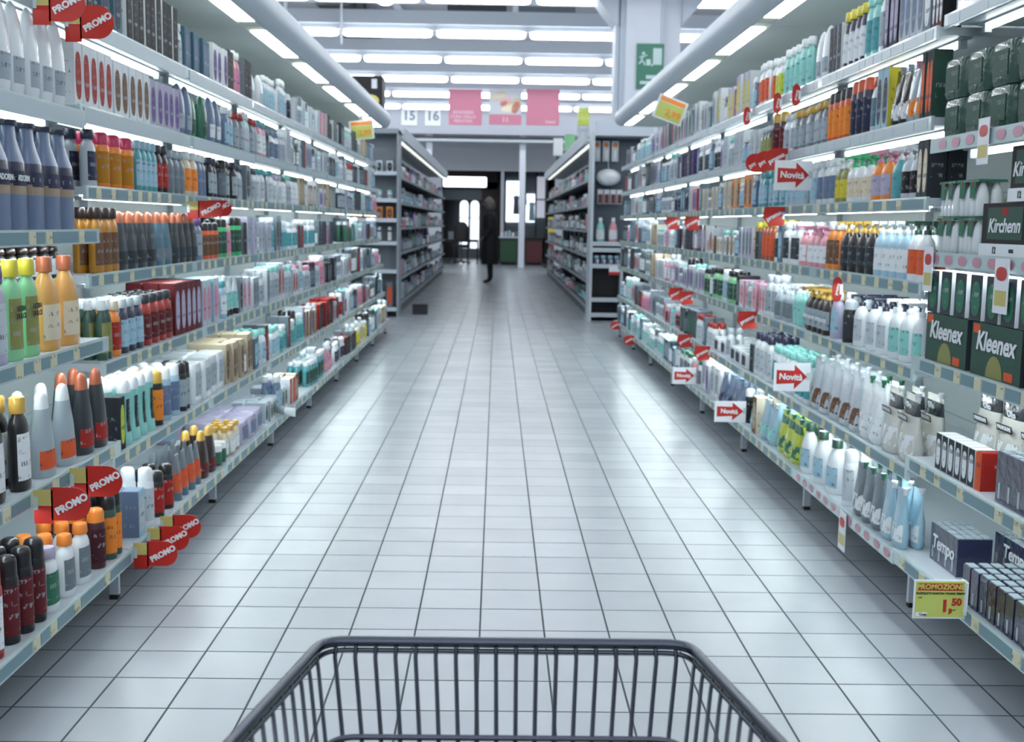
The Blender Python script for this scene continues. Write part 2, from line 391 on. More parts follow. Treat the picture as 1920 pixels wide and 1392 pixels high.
# ---------------------------------------------------------------- products: one set of parts per kind, size and colours
def ring(z, d, w, p=2.3, n=18, x=0.0):
    out = []
    for k in range(n):
        a = 2 * math.pi * (k + .5) / n; ca, sa = math.cos(a), math.sin(a)
        out.append((x + d * .5 * math.copysign(abs(ca) ** (2 / p), ca), w * .5 * math.copysign(abs(sa) ** (2 / p), sa), z))
    return out
def body(mb, prof, d, w, m, p=2.3, n=18):
    """prof: (z, scale, [depth scale]) ; material m or function of the ring gap"""
    rings = [ring(q[0], d * (q[2] if len(q) > 2 else q[1]), w * q[1], p, n) for q in prof]
    mb.loft(rings, (lambda i, j: m(i)) if callable(m) else (lambda i, j: m))
def wrap(prof, z0, z1, d, w, m, p=2.3, n=18, span=4, back=False):
    """label patches hugging the front (and back) of a body"""
    mb = MB()
    def sc_at(z):
        for a, b in zip(prof, prof[1:]):
            if a[0] <= z <= b[0]:
                t = (z - a[0]) / max(1e-6, b[0] - a[0]); return (a[1] + (b[1] - a[1]) * t, (a[2] if len(a) > 2 else a[1]) + ((b[2] if len(b) > 2 else b[1]) - (a[2] if len(a) > 2 else a[1])) * t)
        return (prof[-1][1],) * 2
    zs = [z0 + (z1 - z0) * i / 4 for i in range(5)]
    for front in ((1, -1) if back else (1,)):
        rs = []
        for z in zs:
            sw, sd = sc_at(z); r = ring(z, d * sd + .0012, w * sw + .0012, p, n)
            c = [(k % n) for k in range(-span, span)] if front > 0 else [(n // 2 + k) % n for k in range(-span, span)]
            rs.append([r[q] for q in c])
        b = len(mb.v); L = len(rs[0])
        for r in rs: mb.v += r
        for i in range(len(rs) - 1):
            for j in range(L - 1):
                mb.face((b + i * L + j, b + i * L + j + 1, b + (i + 1) * L + j + 1, b + (i + 1) * L + j), m, True)
    return mb
def P_(k): return plastic(k)
def k_carton(h, w, d, a, b, c):
    m = MB(); m.box(-d / 2, d / 2, -w / 2, w / 2, 0, h, card(a), {4: card(a), 5: card(a), 2: card(b), 3: card(b)})
    m.box(-d / 2 + .002, d / 2 - .002, -w / 2 + .002, w / 2 - .002, h, h + .0015, card(b))
    l = MB()
    e = .0008
    q = [(math.copysign(abs(math.cos(t)) ** .75, math.cos(t)) * w * .37, h * .48 + math.copysign(abs(math.sin(t)) ** .75, math.sin(t)) * h * .38) for t in [2 * math.pi * k / 14 for k in range(14)]]
    n0 = len(l.v); l.v += [(d / 2 + e, y, z) for y, z in q]; l.face(tuple(range(n0, n0 + 14)), printed(c))
    for sy in (-1, 1): m.box(-d * .32, d * .32, sy * w / 2, sy * (w / 2 + e), h * .2, h * .7, printed(b if b != c else a))
    return [('box', m), ('printed_panel', l)]
def k_shampoo(h, w, d, a, b, c):
    hc = h * .17
    pr = [(0, .9), (.006, .98), (h * .04, 1), (h * .5, .97), (h * .68, .9), (h * .76, .74), (h * .8, .55), (h - hc, .5)]
    m = MB(); body(m, pr, d, w, P_(a))
    cp = MB(); body(cp, [(h - hc, .6, .8), (h - hc + .002, .62, .85), (h - .004, .58, .78), (h, .5, .7)], d, w, P_(b))
    return [('bottle', m), ('cap', cp), ('label', wrap(pr, h * .12, h * .62, d, w, printed(c)))]
def k_dome(h, w, d, a, b, c):
    pr = [(0, .7), (.01, .84), (h * .15, .95), (h * .4, 1), (h * .62, .93), (h * .8, .74), (h * .9, .54), (h * .96, .36), (h, .1)]
    m = MB(); body(m, pr[:6], d, w, P_(a)); cp = MB(); body(cp, pr[5:], d, w, P_(b))
    return [('bottle', m), ('cap', cp), ('label', wrap(pr, h * .14, h * .42, d, w, printed(c), span=3))]
def k_dome2(h, w, d, a, b, c):
    pr = [(0, .9), (.008, .97), (h * .3, 1), (h * .52, .95), (h * .68, .78), (h * .78, .52), (h * .84, .36)]
    m = MB(); body(m, pr, d, w, P_(a))
    cp = MB(); body(cp, [(h * .84, .44, .6), (h * .98, .42, .58), (h, .38, .5)], d, w, P_(b))
    return [('bottle', m), ('cap', cp), ('label', wrap(pr, h * .12, h * .5, d, w, printed(c)))]
def k_pear(h, w, d, a, b, c):
    pr = [(0, 1.0), (h * .3, 1.0), (h * .34, 1.02), (h * .44, 1.02), (h * .64, .96), (h * .66, .92), (h * .75, .7), (h * .86, .48), (h * .98, .44), (h, .3)]
    def mm(i): return P_(a) if i < 2 else (P_(c) if i < 3 else (P_(b) if i < 4 else P_(a)))
    m = MB(); body(m, pr, d, w, mm, p=2.6)
    cp = MB(); body(cp, [(h * .985, .5, .62), (h * 1.03, .5, .62)], d, w, P_('nv'))
    return [('bottle', m), ('cap', cp), ('label', wrap(pr, h * .42, h * .56, d, w, printed('nv'), p=2.6, span=3))]
def k_can(h, w, d, a, b, c):
    d = w
    pr = [(0, .94), (.004, 1), (h * .74, 1), (h * .775, .9)]
    m = MB(); body(m, pr, d, w, P_(a), p=2, n=16)
    cp = MB(); body(cp, [(h * .775, .93), (h * .94, .9), (h * .98, .78), (h, .5)], d, w, P_(b), p=2, n=16)
    return [('can', m), ('cap', cp), ('label', wrap(pr, h * .1, h * .66, d, w, printed(c), p=2, n=16, span=5))]
def k_taper(h, w, d, a, b, c):
    pr = [(0, .92), (.01, 1), (h * .2, 1), (h * .5, .88), (h * .78, .62), (h * .8, .6)]
    m = MB(); body(m, pr, d, w, P_(a))
    cp = MB(); body(cp, [(h * .8, .6), (h * .93, .5), (h * .98, .36), (h, .12)], d, w, P_(b))
    return [('bottle', m), ('cap', cp), ('label', wrap(pr, h * .1, h * .32, d, w, printed(c), span=4))]
def k_waist(h, w, d, a, b, c):
    pr = [(0, .95), (.01, 1), (h * .15, .92), (h * .4, .66), (h * .65, .7), (h * .8, .84)]
    m = MB(); body(m, pr, d, w, P_(a))
    cp = MB(); body(cp, [(h * .8, .86), (h * .9, .84), (h * .97, .7), (h, .4)], d, w, P_(b))
    return [('bottle', m), ('cap', cp), ('label', wrap(pr, h * .2, h * .7, d, w, printed(c), span=2))]
def k_pump(h, w, d, a, b, c):
    hb = h * .74
    pr = [(0, .92), (.006, .99), (hb * .1, 1), (hb * .72, .98), (hb * .86, .84), (hb * .95, .5), (hb, .34)]
    m = MB(); body(m, pr, d, w, P_(a))
    r = .013
    cp = MB(); rr_ = lambda z, q: [(q * math.cos(2 * math.pi * k / 10), q * math.sin(2 * math.pi * k / 10), z) for k in range(10)]
    cp.loft([rr_(hb, r), rr_(hb + h * .07, r), rr_(hb + h * .075, r * .5), rr_(hb + h * .15, r * .4), rr_(hb + h * .15, r * .95), rr_(hb + h * .2, r * .9)], lambda i, j: P_(b))
    cp.box(-.006, .045, -.006, .006, hb + h * .17, hb + h * .215, P_(b)); cp.box(.036, .045, -.005, .005, hb + h * .14, hb + h * .18, P_(b))
    return [('bottle', m), ('pump', cp), ('label', wrap(pr, hb * .15, hb * .68, d, w, printed(c)))]
def k_tube(h, w, d, a, b, c):
    m = MB(); hc = h * .16
    rings = [ring(hc, d, w * .8, 2), ring(hc + .004, d, w * .85, 2), ring(h * .6, d * .7, w * .95, 2), ring(h * .9, d * .2, w, 2), ring(h, d * .06, w, 2)]
    m.loft(rings, lambda i, j: P_(c) if i == 1 else P_(a))
    cp = MB(); body(cp, [(0, .8, .95), (hc, .78, .92)], d, w, P_(b), p=2)
    pr = [(hc, .85, 1), (h * .6, .95, .7), (h, 1, .06)]
    return [('tube', m), ('cap', cp), ('label', wrap(pr, h * .3, h * .6, d, w, printed(c), p=2, span=4))]
def k_jar(h, w, d, a, b, c):
    d = w; m = MB(); body(m, [(0, .9), (.005, 1), (h * .66, 1), (h * .7, .92)], d, w, P_(a), p=2)
    cp = MB(); body(cp, [(h * .7, 1), (h * .97, 1), (h, .94)], d, w, P_(b), p=2)
    return [('jar', m), ('lid', cp), ('label', wrap([(0, 1), (h * .7, 1)], h * .15, h * .55, d, w, printed(c), p=2, span=5))]
def k_pouch(h, w, d, a, b, c):
    m = MB(); rings = []
    for i, (z, sd, sw) in enumerate([(0, .75, .82), (.01, .95, .97), (h * .2, 1, 1), (h * .45, .8, .97), (h * .7, .45, .97), (h * .88, .14, 1), (h * .9, .05, 1), (h, .03, .98)]):
        r = ring(z, d * sd, w * sw, 2.2)
        rings.append([(x * (1 + .12 * math.sin(y * 90 + z * 60)) + .05 * max(0, .8 - z / h) * 0, y, zz + (0 if i < 7 else -.35 * max(0, y - w * .28))) for x, y, zz in r])
    m.loft(rings, lambda i, j: film(a) if i < 4 else (film(c) if (c in ('gn', 'bk', 'rd') and i == 4) else film(a)))
    l = MB(); e = [(h * .15, 1.02, .5), (h * .45, .84, .5)]
    if c == 'pal':     # black flag across the upper part
        m.m = [m.mi(film('ch')) if (i // 18) in (4, 5) else v for i, v in enumerate(m.m)]
        l.mats = []
    pt = wrap([(0, .95, .9), (h * .2, 1, 1), (h * .45, .97, .8), (h * .7, .97, .45)], h * .12, h * .42, d, w, printed('wh' if c == 'pal' else c), p=2.2, span=4)
    sp = MB(); rr_ = lambda z, q: [(q * math.cos(2 * math.pi * k / 8), w * .33 + q * math.sin(2 * math.pi * k / 8), z) for k in range(8)]
    sp.loft([rr_(h * .93, .009), rr_(h * 1.0, .009), rr_(h * 1.01, .012), rr_(h * 1.05, .011)], lambda i, j: P_(b))
    return [('pouch', m), ('spout', sp), ('label', pt)]
def k_pack(h, w, d, a, b, c):
    m = MB(); rs = []
    for z, s_ in ((0, .93), (h * .06, .99), (h * .3, 1.02), (h * .7, 1.02), (h * .94, .99), (h, .92)):
        r = ring(z, d * s_, w * s_, 5, 24); rs.append(r)
    m.loft(rs, lambda i, j: film(a))
    l = MB(); l.box(d / 2 * 1.02, d / 2 * 1.02 + .001, -w * .3, w * .3, h * .2, h * .8, printed(c)); l.box(-d * .3, d * .3, -w / 2 * 1.02 - .001, -w / 2 * 1.02, h * .2, h * .75, film(b))
    return [('pack', m), ('label', l)]
def k_tray(h, w, d, a, b, c):
    m = MB(); t = .004
    m.box(-d / 2, d / 2, -w / 2, w / 2, 0, t, film(a))
    for x in (-d / 2, d / 2 - t): m.box(x, x + t, -w / 2, w / 2, t, h, film(a))
    for y in (-w / 2, w / 2 - t): m.box(-d / 2 + t, d / 2 - t, y, y + t, t, h, film(b))
    l = MB(); l.box(d / 2, d / 2 + .001, -w * .2, w * .2, h * .3, h * .7, printed(c))
    return [('tray', m), ('label', l)]
def k_bigbox(h, w, d, a, b, c):
    m = MB(); m.box(-d / 2, d / 2, -w / 2, w / 2, 0, h, card(a), {1: card(a), 2: card('dg'), 3: card('dg')})
    l = MB(); e = .0008; g = card(c)
    n0 = len(l.v); l.v += [(d / 2 + e, w * .17 * math.cos(2 * math.pi * k / 18), h * .02 + max(0, h * .42 * math.sin(2 * math.pi * k / 18))) for k in range(10)]; l.face(tuple(range(n0, n0 + 10)), g)
    l.box(d / 2, d / 2 + e, w * .2, w * .36, h * .04, h * .2, card('ro')); l.box(d / 2, d / 2 + e, -w * .47, -w * .33, h * .8, h * .97, card('ro'))
    return [('box', m), ('printed_panel', l)]
def k_traybox(h, w, d, a, b, c):
    m = MB(); m.box(-d / 2 + .004, d / 2 - .004, -w / 2 + .006, w / 2 - .006, .002, h, card(a), {2: card('wh'), 3: card('wh')})
    t = MB(); t.box(-d / 2, d / 2, -w / 2, w / 2, 0, h * .24, card('wh'))
    l = MB(); l.box(d / 2 - .004, d / 2 - .0032, -w * .36, w * .36, h * .32, h * .92, card('dgn')); l.box(d / 2 - .0032, d / 2 - .0026, -w * .06, w * .06, h * .78, h * .9, card('rd'))
    return [('box', m), ('tray', t), ('printed_panel', l)]
def k_hanky(h, w, d, a, b, c):
    m = MB(); m.box(-d / 2, d / 2, -w / 2, w / 2, 0, h, film(a))
    l = MB(); n = max(1, round(w / .055)); nd = max(1, round(d / .03))
    for i in range(n):
        for j in range(nd):
            l.box(-d / 2 + d / nd * (j + .1), -d / 2 + d / nd * (j + .9), -w / 2 + w / n * (i + .08), -w / 2 + w / n * (i + .92), h, h + .003, film('sv'))
    f = MB()
    for i in range(n): f.box(d / 2, d / 2 + .001, -w / 2 + w / n * (i + .3), -w / 2 + w / n * (i + .5), h * .08, h * .4, film('lg')); 
    return [('pack', m), ('silver_top', l), ('printed_panel', f)]
def k_vials(h, w, d, a, b, c):
    m = MB()
    for i in range(4):
        for j in range(2):
            m.loft([[(x * 1 + (j - .5) * d * .48, y + (i - 1.5) * w * .24, z) for x, y, z in ring(zz * h, d * .44 * q, w * .23 * q, 2, 10)] for zz, q in ((0, .8), (.05, 1), (.55, 1), (.78, .7), (.92, .35))], lambda i_, j_: P_('wh'))
    t = MB(); t.box(-d / 2, d / 2, -w / 2, w / 2, h * .93, h, film(c)); t.box(d / 2, d / 2 + .001, -w * .36, -w * .12, h * .5, h * .93, card(c)); t.box(d / 2, d / 2 + .001, w * .12, w * .36, h * .5, h * .93, card(c)); t.box(-d / 2, d / 2, -w / 2, w / 2, .0005, .003, film(c))
    t.box(d / 2 + .001, d / 2 + .0015, -w * .28, -w * .2, h * .84, h * .93, card('rd')); t.box(d / 2 + .001, d / 2 + .0015, w * .2, w * .28, h * .84, h * .93, card('rd'))
    return [('vials', m), ('green_wrap', t)]
KIND = {
 'bigbox': (k_bigbox, 'tissue_box', 'box', .36, .35, .12), 'traybox': (k_traybox, 'tissue_box', 'box', .34, .35, .11), 'hanky': (k_hanky, 'handkerchief_pack', 'pack', .34, .5, .03), 'vials': (k_vials, 'bottle_pack', 'pack', .2, .6, .08),  # builder, thing name, category, max width, depth ratio (None: = width), least depth
 'carton': (k_carton, 'carton', 'box', .085, None, .055), 'shampoo': (k_shampoo, 'shampoo_bottle', 'bottle', .08, .62, .036),
 'dome': (k_dome, 'rounded_bottle', 'bottle', .1, .6, .05), 'dome2': (k_dome2, 'large_bottle', 'bottle', .115, .62, .06), 'pear': (k_pear, 'pear_shaped_bottle', 'bottle', .118, .7, .07),
 'can': (k_can, 'spray_can', 'can', .058, 1, .03), 'taper': (k_taper, 'tapered_bottle', 'bottle', .095, .6, .04), 'waist': (k_waist, 'waisted_bottle', 'bottle', .075, .7, .04),
 'pump': (k_pump, 'pump_bottle', 'bottle', .085, .66, .045), 'tube': (k_tube, 'cream_tube', 'tube', .06, .7, .03), 'jar': (k_jar, 'cream_jar', 'jar', .07, 1, .05),
 'pouch': (k_pouch, 'refill_pouch', 'pouch', .15, .5, .05), 'pack': (k_pack, 'tissue_pack', 'pack', .2, .8, .09), 'tray': (k_tray, 'display_tray', 'tray', .31, .8, .2)}
_PR = {}
def proto(kind, h, w, a, b, c):
    kb, name, cat, wm, dr, dmin = KIND[kind]
    w = round(min(w, wm) / .004) * .004
    d = {'carton': .062}.get(kind) or max(dmin, w * dr)
    d = round(d, 3)
    key = (kind, h, w, a, b, c)
    if key not in _PR:
        parts = kb(h / 100., w, d, a, b, c)
        ms = [(n, p.mesh(n)) for n, p in parts if p.f]
        J = MB(); [J.add(p) for n, p in parts if p.f]
        _PR[key] = (ms, J.mesh(name), J, w, d, name, cat)
    return _PR[key]
ITEMS = []       # (distance, row, kind key, location, rotation, label, group)
SHN = ['bottom shelf', 'second shelf up', 'third shelf up', 'fourth shelf up', 'fifth shelf up', 'sixth shelf up', 'top shelf']
_seen = {}
def place_run(side, j, y0, y1, n, kind, h, a, b, c, rows, desc, bay0=None, xoff=0.0, layers=1, zoff=0.0, jit=1.0, where=None):
    s = -1 if side == 'L' else 1
    cc = 0 if (y0 + y1) / 2 < 3.73 else 1
    X = XF[side][cc][j]; Z = ZF[side][cc][j]
    pitch = (y1 - y0) / n
    if kind not in ('pack', 'tray', 'jar', 'hanky', 'bigbox', 'traybox', 'vials') and '@' not in desc and not layers > 1 and not xoff and not zoff:
        gap = {0: 22, 1: 25, 2: 22, 3: 22, 4: 19, 5: 22, 6: 30}[j] if cc else ({('L', 0): 24, ('L', 5): 26}.get((side, j), 29))
        if kind == 'pouch': gap /= 1.06
        h = int(min(round(h * 1.13), gap))
    P = proto(kind, h, pitch * .9, a, b, c); w, d = P[3], P[4]
    lab = '%s, %s, %s' % (desc, where or SHN[j], SIDENAME[side])
    _seen[lab] = _seen.get(lab, 0) + 1
    for i in range(n):
        y = y0 + pitch * (i + .5)
        for r in range(rows):
            for L in range(layers):
                x = X + .02 + xoff + d / 2 + r * (d + .006) + random.uniform(0, .004 if y < 5.2 else .022) * jit
                if x + d / 2 > BACK[side] - .02: continue
                if L or r: g = 'behind'
                rz = random.uniform(-.06, .06) * jit * (1 if kind not in ('carton', 'tray', 'pack') else .4)
                if kind in ('carton',): rz *= .4
                if r == 0 and L == 0:
                    if n == 1: lb = lab; gp = 'single goods, %s, %s' % (SHN[j], SIDENAME[side])
                    elif n <= 12: lb = '%s of %s, %s' % (ORD[i], NUM[n - 1], lab); gp = lab
                    else: lb = 'one of a long row, ' + lab; gp = lab
                elif L:
                    lb = 'stacked on top, ' + lab; gp = lb
                else:
                    lb = 'behind the front row, ' + lab; gp = lb
                if len(lb.split()) > 16: lb = lb.replace(' shelf up', ' shelf').replace('behind the front row', 'behind front row').replace('one of a long row', 'in a long row')
                if len(lb.split()) > 16: print('LONG', lb)
                ITEMS.append([y + r * .3, P, (s * x, y + random.uniform(-1, 1) * .15 * max(0, pitch - w), Z - .0035 + zoff + L * (h / 100. + .002)), (0 if side == 'L' else math.pi) + rz * (0 if kind in ('hanky', 'bigbox', 'traybox') else 1), lb, gp, y])
ends = {}; mixr = random.Random(21)
FAR = [('carton', 'gw', 'wh', 'lg', 'grey white carton'), ('shampoo', 'wh', 'gw', 'lg', 'white bottle'), ('carton', 'lg', 'gr', 'ch', 'mid grey carton'), ('can', 'gr', 'dg', 'wh', 'grey can'),
 ('shampoo', 'gw', 'mn', 'lg', 'pale bottle with mint cap'), ('carton', 'ch', 'gr', 'bk', 'dark carton'), ('shampoo', 'bl', 'wh', 'lb', 'blue grey bottle'), ('carton', 'wh', 'lg', 'rd', 'white carton with red mark'),
 ('can', 'dg', 'bk', 'gr', 'charcoal can'), ('shampoo', 'rs', 'wh', 'pk', 'rosy bottle'), ('carton', 'mr', 'gr', 'rd', 'maroon carton'), ('shampoo', 'mn', 'wh', 'gw', 'mint bottle'),
 ('carton', 'lv', 'gw', 'pu', 'lilac grey carton'), ('jar', 'wh', 'gr', 'lg', 'white jar'), ('carton', 'sl', 'gr', 'lb', 'slate carton'), ('can', 'wh', 'wh', 'lb', 'white can'),
 ('carton', 'bk', 'dg', 'gr', 'black carton'), ('shampoo', 'dgn', 'gr', 'wh', 'green bottle'), ('carton', 'br', 'cr', 'be', 'brown carton')]
